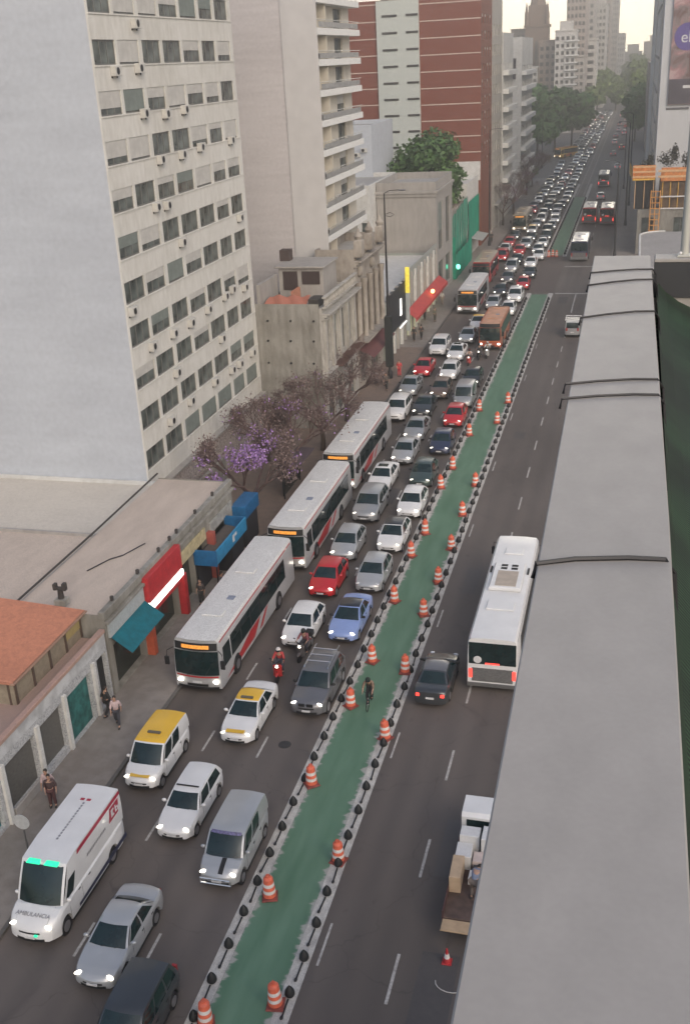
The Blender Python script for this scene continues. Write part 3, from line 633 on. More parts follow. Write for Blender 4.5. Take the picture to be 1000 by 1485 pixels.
def make_person(label, loc, rz=0, kind='walk', shirt=(.5, .5, .5), trousers=(.04, .04, .06), hat=None, scale=1.0, hair=HAIR, group=None, shoes=(.03, .03, .03), bag=None):
    P = pose(kind); root = empty('person', loc, rz); root.scale = (scale,) * 3; tag(root, label, 'person', group)
    def J(k, r, r2=None): return (*P[k], r, r2 or r)
    V = [J('pelvis', .13, .095), J('waist', .12, .085), J('chest', .145, .10), J('neck', .055), J('head', .075, .09)]
    E = [(0, 1), (1, 2), (2, 3), (3, 4)]
    for s in 'lr':
        b_ = len(V); h = Vector(P['ha' + s]); e = Vector(P['el' + s]); d = (h - e).normalized()
        V += [J('sh' + s, .058), J('el' + s, .042), J('ha' + s, .028), (*(h + d * .08), .032, .018)]
        E += [(2, b_), (b_, b_ + 1), (b_ + 1, b_ + 2), (b_ + 2, b_ + 3)]
        b_ = len(V); a = Vector(P['an' + s])
        V += [J('hip' + s, .085), J('kn' + s, .058), J('an' + s, .042), (a.x, a.y - .13, a.z - .045, .04, .03)]
        E += [(0, b_), (b_, b_ + 1), (b_ + 1, b_ + 2), (b_ + 2, b_ + 3)]
    me = skin_mesh(V, E, 'body')
    fresh = not me.get('done')
    me['done'] = 1
    if fresh: me.materials.clear(); me.materials.append(SKIN); me.materials.append(mat('eye_dark', (.02, .015, .01), .3)); me.materials.append(mat('lips', (.30, .09, .08), .6))
    bm = bmesh.new(); bm.from_mesh(me)
    # face, ears and fingers added to the same body mesh
    x = MB(); hx, hy, hz = P['head']
    x.ell((hx, hy, hz + .02), (.078, .095, .115), 14, 10); x.ell((hx, hy - .10, hz), (.013, .02, .022), 8, 6)
    for sg in (-1, 1): x.ell((hx + sg * .03, hy - .086, hz + .025), (.012, .008, .008), 8, 6, 1); x.ell((hx + sg * .08, hy, hz + .005), (.012, .022, .032), 8, 6)
    x.ell((hx, hy - .090, hz - .045), (.024, .008, .007), 8, 6, 2)
    for s in 'lr':
        h = Vector(P['ha' + s]); e = Vector(P['el' + s]); d = (h - e).normalized(); sd = Vector((1, 0, 0)); c = h + d * .08
        for i in range(4):
            p = c + Vector((0, 1, 0)).cross(d).normalized() * (0) + Vector((0, (i - 1.5) * .018, 0)); ln = (.055, .068, .072, .060)[i]
            x.tube([p, p + d * ln * .6, p + d * ln + Vector((-.015 if s == 'l' else .015, -.005, 0))], [.009, .008, .006], 5)
        x.tube([c - d * .05 + Vector((0, -.02, 0)), c + d * .0 + Vector((0, -.05, 0)), c + d * .03 + Vector((0, -.055, 0))], [.011, .010, .007], 5)
    m2 = x.mesh('x', 60); bm.from_mesh(m2)
    if fresh: bm.to_mesh(me)
    bm.free(); bpy.data.meshes.remove(m2)
    link('body', me, None, root)
    # clothes follow the same skeleton, a little larger
    e = .016
    V = [J('pelvis', .13 + e, .10 + e), J('waist', .12 + e, .09 + e), J('chest', .15 + e, .105 + e), (*Vector(P['chest']).lerp(Vector(P['neck']), .75), .075, .07)]; E = [(0, 1), (1, 2), (2, 3)]
    for s in 'lr':
        b_ = len(V); V += [J('sh' + s, .062 + e), J('el' + s, .048 + e), (*Vector(P['el' + s]).lerp(Vector(P['ha' + s]), .35), .044 + e)]; E += [(2, b_), (b_, b_ + 1), (b_ + 1, b_ + 2)]
    dress(link('shirt', skin_mesh(V, E, 'shirt'), None, root), cloth(shirt))
    V = [J('pelvis', .135 + e, .105 + e)]; E = []
    for s in 'lr':
        b_ = len(V); V += [J('hip' + s, .09 + e), J('kn' + s, .066 + e), (*Vector(P['kn' + s]).lerp(Vector(P['an' + s]), .88), .055 + e)]; E += [(0, b_), (b_, b_ + 1), (b_ + 1, b_ + 2)]
    dress(link('trousers', skin_mesh(V, E, 'trousers'), None, root), cloth(trousers))
    sh = cloth(shoes)
    for s in 'lr':
        a = Vector(P['an' + s]); MB().ell((a.x, a.y - .06, a.z - .04), (.052, .14, .05), 10, 6).build('shoe', sh, root, 60)
    if hat is None:
        g = MB().ell((hx, hy + .015, hz + .045), (.088, .10, .105), 14, 8); 
        for i in range(6): g.ell((hx + .03 * cos(i), hy + .07 + .01 * sin(i * 2), hz - .01 * i + .02), (.05, .04, .05), 8, 5)
        g.build('hair', hair, root, 60)
    else:
        g = MB().ell((hx, hy + .005, hz + .03), (.125, .14, .135), 16, 10); h = g.build('helmet', cloth(hat), root, 60)
        MB().grid(lambda u, v: (hx + .13 * sin(lerp(-1, 1, u)), hy - .148 * cos(lerp(-1, 1, u)), hz + lerp(-.03, .06, v)), 8, 2).build('visor', CARG, h, 60)
    if bag: MB().box(-.14, .14, .10, .24, 1.02, 1.38, bev=.04).build('backpack', cloth(bag), root)
    return root
def make_scooter(label, loc, col, rz=0, big=False, group=None, lit=True):
    r = empty('motor_scooter' if not big else 'motorcycle', loc, rz); tag(r, label, 'motorbike', group); pm = paint(col)
    wh = MB().lathe([(.16, -.05), (.25, -.055), (.28, -.03), (.28, .03), (.25, .055), (.16, .05)], 20, axis='x').mesh('wheel', 40); wh.materials.append(BLACK)
    rm = MB().lathe([(.16, -.03), (.05, -.05), (.05, .05), (.16, .03)], 16, axis='x').mesh('rim', 40); rm.materials.append(RIMM)
    for y in (-.68, .62): w = link('wheel', wh, None, r, (0, y, .28)); link('rim', rm, None, w)
    b_ = MB(); b_.ell((0, .40, .55), (.17, .42, .20), 14, 8); b_.box(-.17, .17, -.42, .15, .26, .34, bev=.03)
    b_.grid(lambda u, v: (lerp(-.24, .24, u) * (1 - .3 * v), -.46 - .08 * v - .12 * (1 - (2 * u - 1) ** 2), lerp(.28, .98, v)), 8, 4); b_.box(-.22, .22, -.47, -.43, .34, .92, bev=.02); b_.ell((0, -.70, .50), (.09, .26, .08), 10, 6)
    b_.build('body', pm, r, 50)
    MB().tube([(0, -.68, .28), (0, -.60, .60), (0, -.50, 1.0)], .03, 6).tube([(.30, -.36, 1.06), (.12, -.47, 1.04), (-.12, -.47, 1.04), (-.30, -.36, 1.06)], .018, 6).build('handlebar', DARKM, r, 50)
    MB().ell((0, .34, .76), (.15, .40, .08), 12, 6).build('seat', BLACK, r, 60)
    MB().ell((0, -.60, .90), (.10, .06, .09), 10, 6).build('headlight', HEAD if lit else HEADOFF, r, 60)
    MB().ell((0, .82, .60), (.09, .04, .05), 8, 5).build('tail_light', TAILOFF, r, 60)
    for sg in (-1, 1): MB().tube([(sg * .26, -.40, 1.06), (sg * .32, -.42, 1.20)], .008, 4).ell((sg * .34, -.42, 1.25), (.06, .015, .04), 8, 5).build('mirror', DARKM, r)
    if big: MB().box(-.2, .2, .62, 1.0, .82, 1.14, bev=.04).build('top_box', BLACK, r)
    return r
def make_bicycle(label, loc, rz=0):
    r = empty('bicycle', loc, rz); tag(r, label, 'bicycle')
    def ring(R, t, n=28):
        m = MB(); pts = [(0, R * cos(2 * pi * i / n), R * sin(2 * pi * i / n)) for i in range(n + 1)]; m.tube(pts, t, 6); return m
    ty = ring(.34, .018).mesh('wheel', 50); ty.materials.append(BLACK)
    sp = MB()
    for i in range(12): a = pi * i / 6; sp.tube([(0, 0, 0), (0, .33 * cos(a), .33 * sin(a))], .002, 3)
    sp.ell((0, 0, 0), (.04, .02, .02), 6, 4); spm = sp.mesh('spokes'); spm.materials.append(CHROME)
    for y in (-.52, .52): w = link('wheel', ty, None, r, (0, y, .345)); link('spokes', spm, None, w)
    f = MB(); bb = (0, .08, .30)
    for a, c in (((0, -.40, .86), bb), (bb, (0, .22, .88)), ((0, .20, .80), (0, -.38, .80)), ((0, .22, .80), (0, .52, .345)), (bb, (0, .52, .345)), ((0, -.40, .90), (0, -.52, .345))): f.tube([a, c], .017, 6)
    f.build('frame', DARKM, r, 50)
    MB().tube([(0, -.40, .88), (0, -.42, .98)], .014, 5).tube([(.24, -.40, 1.02), (.1, -.46, 1.0), (-.1, -.46, 1.0), (-.24, -.40, 1.02)], .013, 5).build('handlebar', DARKM, r, 50)
    MB().ell((0, .24, .94), (.07, .13, .03), 10, 5).build('saddle', BLACK, r, 60)
    for sg in (-1, 1): MB().tube([bb, (sg * .06, .08, .30), (sg * .08, .06, .30 + sg * .14)], .01, 5).box(sg * .11 - .05, sg * .11 + .05, .0, .09, .30 + sg * .14 - .01, .30 + sg * .14 + .01).build('pedal', DARKM, r)
    return r

# ------------------------------------------------------------------ facades, buildings
WINM = {}
def window_set(w, h, style, depth=.18):
    """meshes for a window of w x h standing in an opening, outer face at y=0, depth towards +y"""
    k = (round(w, 2), round(h, 2), style)
    if k in WINM: return WINM[k]
    out = []
    fr = MB(); t = min(.085, w * .05)
    y0, y1 = depth - .05, depth
    fr.box(0, w, y0, y1, 0, t).box(0, w, y0, y1, h - t, h).box(0, t, y0, y1, t, h - t).box(w - t, w, y0, y1, t, h - t)
    nm = 1 if w > .8 else 0
    if w > 2: nm = 2
    for i in range(nm): x = w * (i + 1) / (nm + 1); fr.box(x - t / 2, x + t / 2, y0, y1, t, h - t)
    fm = fr.mesh('window'); fm.materials.append(FRAMEW); out.append(('window', fm))
    g = MB().quad([(t * .5, depth - .02, t * .5), (w - t * .5, depth - .02, t * .5), (w - t * .5, depth - .02, h - t * .5), (t * .5, depth - .02, h - t * .5)])
    gm_ = g.mesh('pane'); gm_.materials.append(GLASS); out.append(('pane', gm_))
    if style[0] == 'b':
        f = int(style[1:]) / 100
        if f > .02:
            b_ = MB().box(t, w - t, depth - .085, depth - .055, h * (1 - f), h - .01); bm_ = b_.mesh('blind'); bm_.materials.append(BLIND); out.append(('blind', bm_))
    if style[0] == 'g':
        f = int(style[1:]) / 100
        b_ = MB().box(t, w - t, depth - .085, depth - .055, h * (1 - f), h - .01); bm_ = b_.mesh('blind'); bm_.materials.append(BLINDG); out.append(('blind', bm_))
    WINM[k] = out; return out
DIRS = {'E': ((0, 1, 0), (1, 0, 0), R_(90)), 'S': ((1, 0, 0), (0, -1, 0), 0.0), 'W': ((0, -1, 0), (-1, 0, 0), R_(-90))}
def facade(root, d, o, Wd, H, ops, m, depth=.2, style=None, frames=True, name='wall'):
    """wall in direction d with rectangular openings (u, v, w, h), o = lower left corner seen from outside, local to root"""
    u, nn, rz = DIRS[d]; u = Vector(u); nn = Vector(nn); o = Vector(o)
    us = sorted(set([0, Wd] + [x for q in ops for x in (q[0], q[0] + q[2])])); vs = sorted(set([0, H] + [x for q in ops for x in (q[1], q[1] + q[3])]))
    mb = MB(); P = lambda a, b_, c=0: tuple(o + u * a + Vector((0, 0, b_)) - nn * c)
    for i in range(len(us) - 1):
        for j in range(len(vs) - 1):
            a, b_, c, e = us[i], us[i + 1], vs[j], vs[j + 1]
            if b_ - a < 1e-5 or e - c < 1e-5: continue
            cu, cv = (a + b_) / 2, (c + e) / 2
            if any(q[0] < cu < q[0] + q[2] and q[1] < cv < q[1] + q[3] for q in ops): continue
            mb.quad([P(a, c), P(b_, c), P(b_, e), P(a, e)])
    for (a, c, w, h) in [q[:4] for q in ops]:
        mb.quad([P(a, c), P(a, c, depth), P(a + w, c, depth), P(a + w, c)][::-1]); mb.quad([P(a, c + h), P(a + w, c + h), P(a + w, c + h, depth), P(a, c + h, depth)][::-1])
        mb.quad([P(a, c), P(a, c + h), P(a, c + h, depth), P(a, c, depth)][::-1]); mb.quad([P(a + w, c), P(a + w, c, depth), P(a + w, c + h, depth), P(a + w, c + h)][::-1])
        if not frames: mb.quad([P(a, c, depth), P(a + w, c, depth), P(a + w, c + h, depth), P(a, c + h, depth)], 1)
    w_ = mb.build(name, [m, SHADOWY], root)
    if frames:
        for q in ops:
            st = q[4] if len(q) > 4 else 'b0'
            if st is None: continue
            win = None
            for (nm, me) in window_set(q[2], q[3], st, depth):
                ob = link(nm, me, None, root if win is None else win)
                if win is None: win = ob; ob.location = P(q[0], q[1]); ob.rotation_euler = (0, 0, rz)
    return w_
def grid_ops(W_, nx, ny, w, h, u0, v0, du, dv, sty=None, seed=1):
    rr = random.Random(seed); out = []
    for j in range(ny):
        for i in range(nx):
            s_ = sty if isinstance(sty, str) else rr.choice(sty or ['b0', 'b0', 'b30', 'b60', 'b95'])
            out.append((u0 + i * du, v0 + j * dv, w, h, s_))
    return out
def block(name, label, x0, x1, y0, y1, z1, m, E=None, Sx=None, Wx=None, roofm=None, cat='building', group=None, depth=.2, z0=0.0, parapet=.5, frames=True):
    """a building as walls, roof, parapet; openings per side"""
    root = empty(name, (x0, y0, z0)); tag(root, label, cat, group); w, d, h = x1 - x0, y1 - y0, z1 - z0
    facade(root, 'E', (w, 0, 0), d, h, E or [], m, depth, frames=frames); facade(root, 'S', (0, 0, 0), w, h, Sx or [], m, depth, frames=frames); facade(root, 'W', (0, d, 0), d, h, Wx or [], m, depth, frames=frames)
    MB().quad([(w, d, 0), (0, d, 0), (0, d, h), (w, d, h)]).build('wall', m, root)
    t = .18
    rf = MB().quad([(t, t, h - .04), (w - t, t, h - .04), (w - t, d - t, h - .04), (t, d - t, h - .04)]).build('roof', roofm or ROOFG, root)
    pz = h + parapet; p = MB()
    p.quad([(0, 0, h), (w, 0, h), (w, 0, pz), (0, 0, pz)]); p.quad([(w, 0, h), (w, d, h), (w, d, pz), (w, 0, pz)]); p.quad([(w, d, h), (0, d, h), (0, d, pz), (w, d, pz)]); p.quad([(0, d, h), (0, 0, h), (0, 0, pz), (0, d, pz)])
    q = h - .04; p.quad([(t, t, q), (t, t, pz), (w - t, t, pz), (w - t, t, q)]); p.quad([(w - t, t, q), (w - t, t, pz), (w - t, d - t, pz), (w - t, d - t, q)]); p.quad([(w - t, d - t, q), (w - t, d - t, pz), (t, d - t, pz), (t, d - t, q)]); p.quad([(t, d - t, q), (t, d - t, pz), (t, t, pz), (t, t, q)])
    p.quad([(0, 0, pz), (w, 0, pz), (w - t, t, pz), (t, t, pz)]); p.quad([(w, 0, pz), (w, d, pz), (w - t, d - t, pz), (w - t, t, pz)]); p.quad([(w, d, pz), (0, d, pz), (t, d - t, pz), (w - t, d - t, pz)]); p.quad([(0, d, pz), (0, 0, pz), (t, t, pz), (t, d - t, pz)])
    p.build('parapet', m, root)
    return root
ACM = None
def ac_unit(root, loc, rz):
    global ACM
    if ACM is None:
        m = MB().box(-.42, .42, -.34, 0, 0, .56, 0, .02).box(-.36, -.30, -.05, .02, -.10, 0, 1).box(.30, .36, -.05, .02, -.10, 0, 1); m.lathe([(.21, -.345), (.21, -.352)], 14, 1, c=(-.1, 0, .28), axis='y')
        ACM = m.mesh('air_conditioner'); ACM.materials.append(mat('ac_casing', (.50, .49, .46), .6)); ACM.materials.append(DARKM)
    return link('air_conditioner', ACM, None, root, loc, rz)

# ------------------------------------------------------------------ left side, near to far
rnd = random.Random(7)
# white walled row with graffiti and the tiled shed behind its parapet
ops = [(13.1 - .1, 0.15, .95, 2.75, None), (9.9, .15, 2.35, 2.6, None), (7.55, .45, 1.95, 2.35, None), (4.7, .45, 2.35, 2.35, None), (1.6, .3, 2.4, 2.5, None)]
graf = bpy.data.materials.new('graffiti_wall'); graf.use_nodes = True; n = graf.node_tree; b = n.nodes['Principled BSDF']; b.inputs['Roughness'].default_value = .9
tc = n.nodes.new('ShaderNodeTexCoord'); sp_ = n.nodes.new('ShaderNodeSeparateXYZ'); n.links.new(tc.outputs['Object'], sp_.inputs[0])
wv = n.nodes.new('ShaderNodeTexNoise'); wv.inputs['Scale'].default_value = 3.2; wv.inputs['Detail'].default_value = 3; wv.inputs['Distortion'].default_value = 2.5; n.links.new(tc.outputs['Object'], wv.inputs[0])
cr_ = n.nodes.new('ShaderNodeValToRGB'); e = cr_.color_ramp.elements; e[0].position = .44; e[0].color = (.45, .455, .46, 1); e[1].position = .56; e[1].color = (.45, .455, .46, 1)
q_ = cr_.color_ramp.elements.new(.5); q_.color = (.12, .13, .15, 1); n.links.new(wv.outputs[0], cr_.inputs[0])
bn = n.nodes.new('ShaderNodeTexNoise'); bn.inputs['Scale'].default_value = 1.2; bn.inputs['Detail'].default_value = 8; n.links.new(tc.outputs['Object'], bn.inputs[0])
c2 = n.nodes.new('ShaderNodeValToRGB'); c2.color_ramp.elements[0].position = .4; c2.color_ramp.elements[0].color = (.36, .365, .37, 1); c2.color_ramp.elements[1].position = .6; c2.color_ramp.elements[1].color = (.52, .53, .54, 1); n.links.new(bn.outputs[0], c2.inputs[0])
mx = n.nodes.new('ShaderNodeMixRGB'); g_ = n.nodes.new('ShaderNodeMath'); g_.operation = 'LESS_THAN'; g_.inputs[1].default_value = 3.25; n.links.new(sp_.outputs[2], g_.inputs[0])
g2 = n.nodes.new('ShaderNodeMath'); g2.operation = 'MULTIPLY'; g2.inputs[1].default_value = .75; n.links.new(g_.outputs[0], g2.inputs[0])
n.links.new(g2.outputs[0], mx.inputs[0]); n.links.new(c2.outputs[0], mx.inputs[1]); n.links.new(cr_.outputs[0], mx.inputs[2]); n.links.new(mx.outputs[0], b.inputs['Base Color'])
TERRA = worn('terracotta', (.47, .205, .13), (.34, .15, .10), .85, .5, 4, .8, (1, 1, 1), 30)
B = empty('shop_building', (-40, 26.2, 0)); tag(B, 'low white walled shop row covered in graffiti below a pinkish parapet', 'building')
facade(B, 'E', (16, 0, 0), 14.1, 3.85, [o[:4] for o in ops], graf, .35, frames=False)
MB().quad([(0, 0, 3.45), (15.8, 0, 3.45), (15.8, 14.1, 3.45), (0, 14.1, 3.45)]).build('roof', worn('pink_roof', (.36, .25, .21), (.28, .22, .19)), B)
MB().box(15.78, 16.06, 0, 14.1, 3.86, 4.06, bev=.02).build('coping', worn('pink_coping', (.42, .27, .22), (.26, .20, .18), .85, 1, 5), B)
SHUT = mat('roller_shutter', (.13, .125, .115), .6, .2, .35, 5, stretch=(1, 1, 9))
for (a, z, w, h, _) in ops:
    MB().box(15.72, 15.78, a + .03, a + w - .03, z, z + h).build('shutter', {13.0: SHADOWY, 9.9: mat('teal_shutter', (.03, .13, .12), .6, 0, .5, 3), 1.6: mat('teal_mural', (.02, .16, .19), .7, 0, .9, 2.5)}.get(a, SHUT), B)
for a in (9.55, 12.4, 7.1, 4.25): MB().box(16.0, 16.14, a, a + .24, .13, 3.1, bev=.02).build('pilaster', WHITEW, B)
MB().box(16.0, 16.12, 4.7, 7.05, .13, .62, bev=.02).build('plinth', CONC, B)
SH = empty('rooftop_shed', (-30, 34.2, 3.45)); tag(SH, 'rooftop shed with terracotta sheet roof and wood panelled wall', 'shed')
MB().box(0, 4.7, 0.05, 6.3, 0, 1.3).build('wall', worn('panel_wall', (.30, .255, .19), (.16, .13, .10), .8, 1, 4), SH)
for i in range(5): MB().box(4.70, 4.74, .1 + i * 1.5, .26 + i * 1.5, 0, 1.3).build('post', mat('brown_wood', (.09, .06, .045), .8), SH)
for i in range(3): MB().box(4.4 - i * 1.4, 4.5 - i * 1.4, 0.02, .05, 0, 1.3).build('post', MATS['brown_wood'], SH)
MB().box(4.705, 4.73, 4.7, 6.1, .55, 1.2).build('board', mat('yellow_board', (.36, .28, .12), .7), SH)
rf = MB()
for i in range(42):
    y = -.25 + i * .16; rf.quad([(4.95, y, 1.36), (4.95, y + .08, 1.42), (-.3, y + .08, 1.75), (-.3, y, 1.69)]); rf.quad([(4.95, y + .08, 1.42), (4.95, y + .16, 1.36), (-.3, y + .16, 1.69), (-.3, y + .08, 1.75)])
rf.box(-.3, 4.95, -.26, -.2, 1.25, 1.36); rf.build('roof', TERRA, SH)
MB().box(4.85, 5.02, -.3, 6.5, 1.26, 1.34).build('gutter', mat('dirty_gutter', (.35, .22, .16), .7), SH)
CH_ = empty('chimney', (-26.4, 40.9, 4.9)); tag(CH_, 'dark roof chimney with twin clay cowls beside the terracotta sheet roof', 'chimney')
MB().box(-.3, .3, -.25, .25, 0, .35, bev=.03).build('base', CONCD, CH_); MB().lathe([(.16, .3), (.13, .8), (.17, .85)], 12, c=(0, 0, 0)).build('flue', mat('sooty', (.05, .045, .042), .8), CH_, 50)
MB().box(-.30, .34, -.09, .09, .84, .98, bev=.03).box(-.32, -.16, -.12, .12, .80, 1.16, bev=.03).box(.18, .36, -.12, .12, .80, 1.22, bev=.03).build('cowl', MATS['sooty'], CH_)

# flat roofed shop block
ops = [(.5, .15, 3.4, 2.6), (4.6, .15, 3.9, 2.5), (9.0, .15, 2.2, 2.7), (11.7, .15, 1.6, 2.7), (13.8, .15, 3.3, 2.6)]
B = empty('shop_building', (-29, 40.5, 0)); tag(B, 'long low shop block with flat beige roof and coloured shopfronts', 'building')
facade(B, 'E', (5, 0, 0), 17.9, 4.45, ops, CONCD, .5, frames=False)
MB().quad([(0, 0, 0), (5, 0, 0), (5, 0, 4.7), (0, 0, 4.7)]).build('wall', CONCD, B)
MB().quad([(5, 17.9, 0), (0, 17.9, 0), (0, 17.9, 4.7), (5, 17.9, 4.7)]).build('wall', CONCD, B)
MB().quad([(0.0, 0, 4.62), (4.75, 0, 4.62), (4.75, 17.9, 4.62), (0.0, 17.9, 4.62)]).build('roof', ROOFB, B)
MB().box(4.74, 5.08, -.05, 17.95, 4.46, 4.88, bev=.03).box(5.0, 5.22, 0, 17.9, 4.18, 4.34, bev=.02).build('parapet', CONCD, B)
for i, y in enumerate((1.2, 4.2, 6.9, 8.4, 9.4, 12.2, 15.0)): MB().box(4.84, 4.98, y - .07, y + .07, 4.88, 5.16, bev=.02).build('roof_post', MATS['sooty'], B)
MB().tube([(1.8, 4.5, 4.68), (2.4, 6.0, 4.70), (2.9, 6.6, 4.69)], .035, 5).tube([(2.9, 6.6, 4.69), (3.5, 8.2, 4.72)], .03, 5).build('pipe', DARKM, B)
GLS = mat('shop_glass', (.03, .035, .03), .15, 0, .8, 1.2)
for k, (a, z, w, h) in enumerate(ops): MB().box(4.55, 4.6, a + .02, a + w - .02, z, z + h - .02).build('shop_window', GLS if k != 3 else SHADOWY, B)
fs = MB().box(5.02, 5.14, .15, 4.15, 3.35, 4.15, bev=.01).build('sign_board', worn('grey_board', (.40, .44, .45), (.26, .27, .28), .7, 2, 8), B)
MB().grid(lambda u, v: (lerp(5.10, 6.15, v), lerp(.25, 4.2, u), lerp(3.32, 2.55, v)), 6, 3).build('awning', TEAL, B)
rs = MB().box(5.05, 5.40, 4.25, 8.6, 3.15, 4.60, bev=.02).build('red_fascia', RED, B)
MB().box(5.05, 5.46, 4.4, 8.55, 2.72, 3.10, bev=.02).build('lit_strip', LIT, rs)
MB().box(5.05, 5.30, 4.4, 8.5, 2.30, 2.70).build('red_panel', RED, B)
for y, c in ((8.55, RED), (3.95, mat('orange_red', (.55, .12, .06), .6)), (13.25, mat('faded_red', (.35, .09, .07), .6))): MB().box(5.0, 5.45, y, y + .35, .13, 2.72 if y != 13.25 else 3.2, bev=.02).build('column', c, B)
MB().box(5.02, 5.12, 9.1, 12.9, 2.95, 3.7, bev=.01).build('sign_board', mat('cream_board', (.42, .36, .22), .6, 0, .3, 3), B)
MB().box(5.02, 5.12, 13.7, 17.4, 2.95, 3.6, bev=.01).build('sign_board', mat('grey_sign', (.30, .30, .29), .6, 0, .3, 3), B)
B = block('back_building', 'wide pale flat roof behind the beige shop roof, split off by a dark gutter line', -62, -29.06, 41, 50, 4.35, CONC, roofm=ROOFB, parapet=.14)
B = block('back_building', 'pale roof terrace at the foot of the white blank gable', -62, -29.05, 50.02, 58.95, 4.0, WHITEW, roofm=worn('cream_roofing', (.56, .52, .46), (.42, .385, .34)), parapet=.2)
B = block('back_building', 'grey flat roof behind the terracotta sheet roof at the left edge', -62, -30.6, 26.2, 40.9, 4.0, CONC, roofm=ROOFG, parapet=.2)
gt = MB().tube([(-29.03, 41, 4.80), (-29.03, 49.5, 4.84), (-29.03, 58.4, 5.0)], .06, 6).build('roof_gutter', MATS['sooty']); tag(gt, 'dark gutter pipe running along the seam of the beige roof', 'gutter')

# apartment block with blank gable
cols = [(.15, 2.85), (3.35, 2.9), (6.75, 2.75), (9.95, 2.95), (13.3, 2.95), (16.75, 2.55), (19.8, 2.6)]
ops = []
for j in range(12):
    for i, (u0, w) in enumerate(cols):
        t = rnd.random(); low = j < 2
        s_ = 'b0' if t < (.52 if j < 6 else .25) else 'b%d' % rnd.choice((30, 45, 70)) if t < .72 else 'b90' if t < (.76 if j < 6 else .93) else 'g%d' % rnd.choice((50, 90))
        if j == 0: s_ = 'b0' if i < 2 else 'g90'
        ops.append((u0, 4.85 + 2.743 * j, w, 1.36, s_))
APT = block('apartment_building', 'white apartment slab with a blank gable and rows of windows with air conditioners', -52, -30, 59, 82.1, 38, FACA, E=ops, roofm=ROOFG, depth=.13)
MB().quad([(-.01, -.012, 3.0), (21.9, -.012, 3.0), (21.9, -.012, 38.5), (-.01, -.012, 38.5)]).build('gable_render', GABLE, APT)
for j in range(12): MB().box(21.99, 22.06, .1, 23.0, 4.78 + 2.743 * j, 4.86 + 2.743 * j).build('sill', FACA, APT)
ACP = [(64.9, 31.8), (61.4, 29.2), (64.7, 29.3), (64.7, 26.7), (68.0, 26.5), (71.2, 26.6), (66.4, 23.8), (70.0, 23.8), (73.4, 24.0), (79.6, 24.0), (64.9, 21.0), (66.6, 20.9), (80.1, 18.2), (68.4, 18.2), (59.6, 15.4), (61.8, 12.6), (65.3, 12.6), (68.4, 12.6), (71.8, 12.8), (75.4, 13.0), (77.0, 13.2), (79.8, 12.8), (65.1, 9.9), (73.9, 10.1), (63.3, 7.0), (66.9, 7.3), (71.7, 7.3), (75.4, 7.2), (77.2, 7.2), (80.3, 7.3)]
for (y, z) in ACP: ac_unit(APT, (22.02, y - 59, z - .28), R_(90))
MB().box(22.0, 22.5, 1, 22.8, 3.3, 3.5, bev=.03).build('ledge', CONC, APT)
MB().box(22.0, 22.3, .2, 22.9, .13, 3.29).build('mosaic_base', mat('mosaic', (.36, .31, .29), .9, 0, .6, 9), APT)
wl = MB().box(-29.2, -28.95, 59.5, 70, .13, 1.9, bev=.02).box(-29.2, -24.6, 59.1, 59.3, .13, 2.1, bev=.02).build('garden_wall', CONCD); tag(wl, 'low grey garden wall below the apartment windows', 'garden wall')

# B1: old ornate house
def cornice(root, x, y0, y1, z, d=.35, m=None, nm='cornice'):
    MB().box(x, x + d, y0, y1, z, z + .16, bev=.03).box(x, x + d * .65, y0, y1, z - .18, z - .002, bev=.03).box(x, x + d * .35, y0, y1, z - .42, z - .182, bev=.02).build(nm, m or STONEG, root)
ops = [(1.0, 5.6, 1.2, 3.6, 'b0'), (3.4, 5.6, 1.2, 3.6, 'g40'), (6.0, 5.6, 1.2, 3.6, 'b0'), (8.4, 5.6, 1.2, 3.6, 'b0'), (.8, .6, 2.0, 3.0, 'b0'), (3.8, .6, 2.0, 3.0, 'b0'), (7.4, .6, 2.4, 3.0, 'b0')]
B1 = block('old_house', 'old grey stone house with tall windows, curved cornice and balustrade', -30.1, -24.3, 82.2, 93.3, 10.4, STONEG, E=ops, roofm=ROOFG, parapet=.12)
MB().quad([(0.01, -.01, 0), (5.6, -.01, 0), (5.6, -.01, 10.9), (0.01, -.01, 10.9)]).build('party_wall', CONCD, B1)
for i in range(3):
    for k, z in enumerate((5.9, 7.8, 9.5)): MB().lathe([(.09, -.02), (.09, -.08)], 10, axis='y', c=(.9 + i * 2.0 + .1 * k, 0, z)).build('anchor_plate', DARKM, B1)
cornice(B1, 5.8, -.05, 11.1, 9.95, .7); cornice(B1, 5.8, 0, 11.1, 4.9, .5)
for y in (.3, 2.5, 4.9, 7.5, 9.9): MB().box(5.8, 6.02, y, y + .5, 4.93, 9.5, bev=.03).build('pilaster', STONEG, B1)
bl = MB()
for i in range(26): bl.lathe([(.06, 10.6), (.11, 10.85), (.05, 11.1), (.08, 11.3)], 6, c=(6.0, .4 + i * .41, 0))
bl.box(5.85, 6.15, .1, 11.0, 11.3, 11.45, bev=.02).box(5.85, 6.15, .1, 11.0, 10.5, 10.6); bl.build('balustrade', STONEG, B1)
rl = MB().box(5.8, 6.7, 2.6, 10.5, 4.95, 5.1, bev=.02)
rl.tube([(6.65, 2.7, 5.95), (6.65, 10.4, 5.95)], .03, 5)
for i in range(30): rl.tube([(6.65, 2.7 + i * .265, 5.1), (6.65, 2.7 + i * .265, 5.95)], .014, 4)
rl.build('balcony', mat('rusty_iron', (.10, .055, .045), .8), B1)
MB().grid(lambda u, v: (lerp(.7, 4.3, u), lerp(.35, 2.2, v), 10.62 + .5 * v + .10 * sin(u * 17 + v * 4)), 24, 5).build('orange_sheet', worn('orange_sheet', (.42, .15, .10), (.30, .17, .13)), B1)
MB().box(.2, .5, .3, 5.0, 10.4, 12.4).build('roof_wall', CONC, B1)
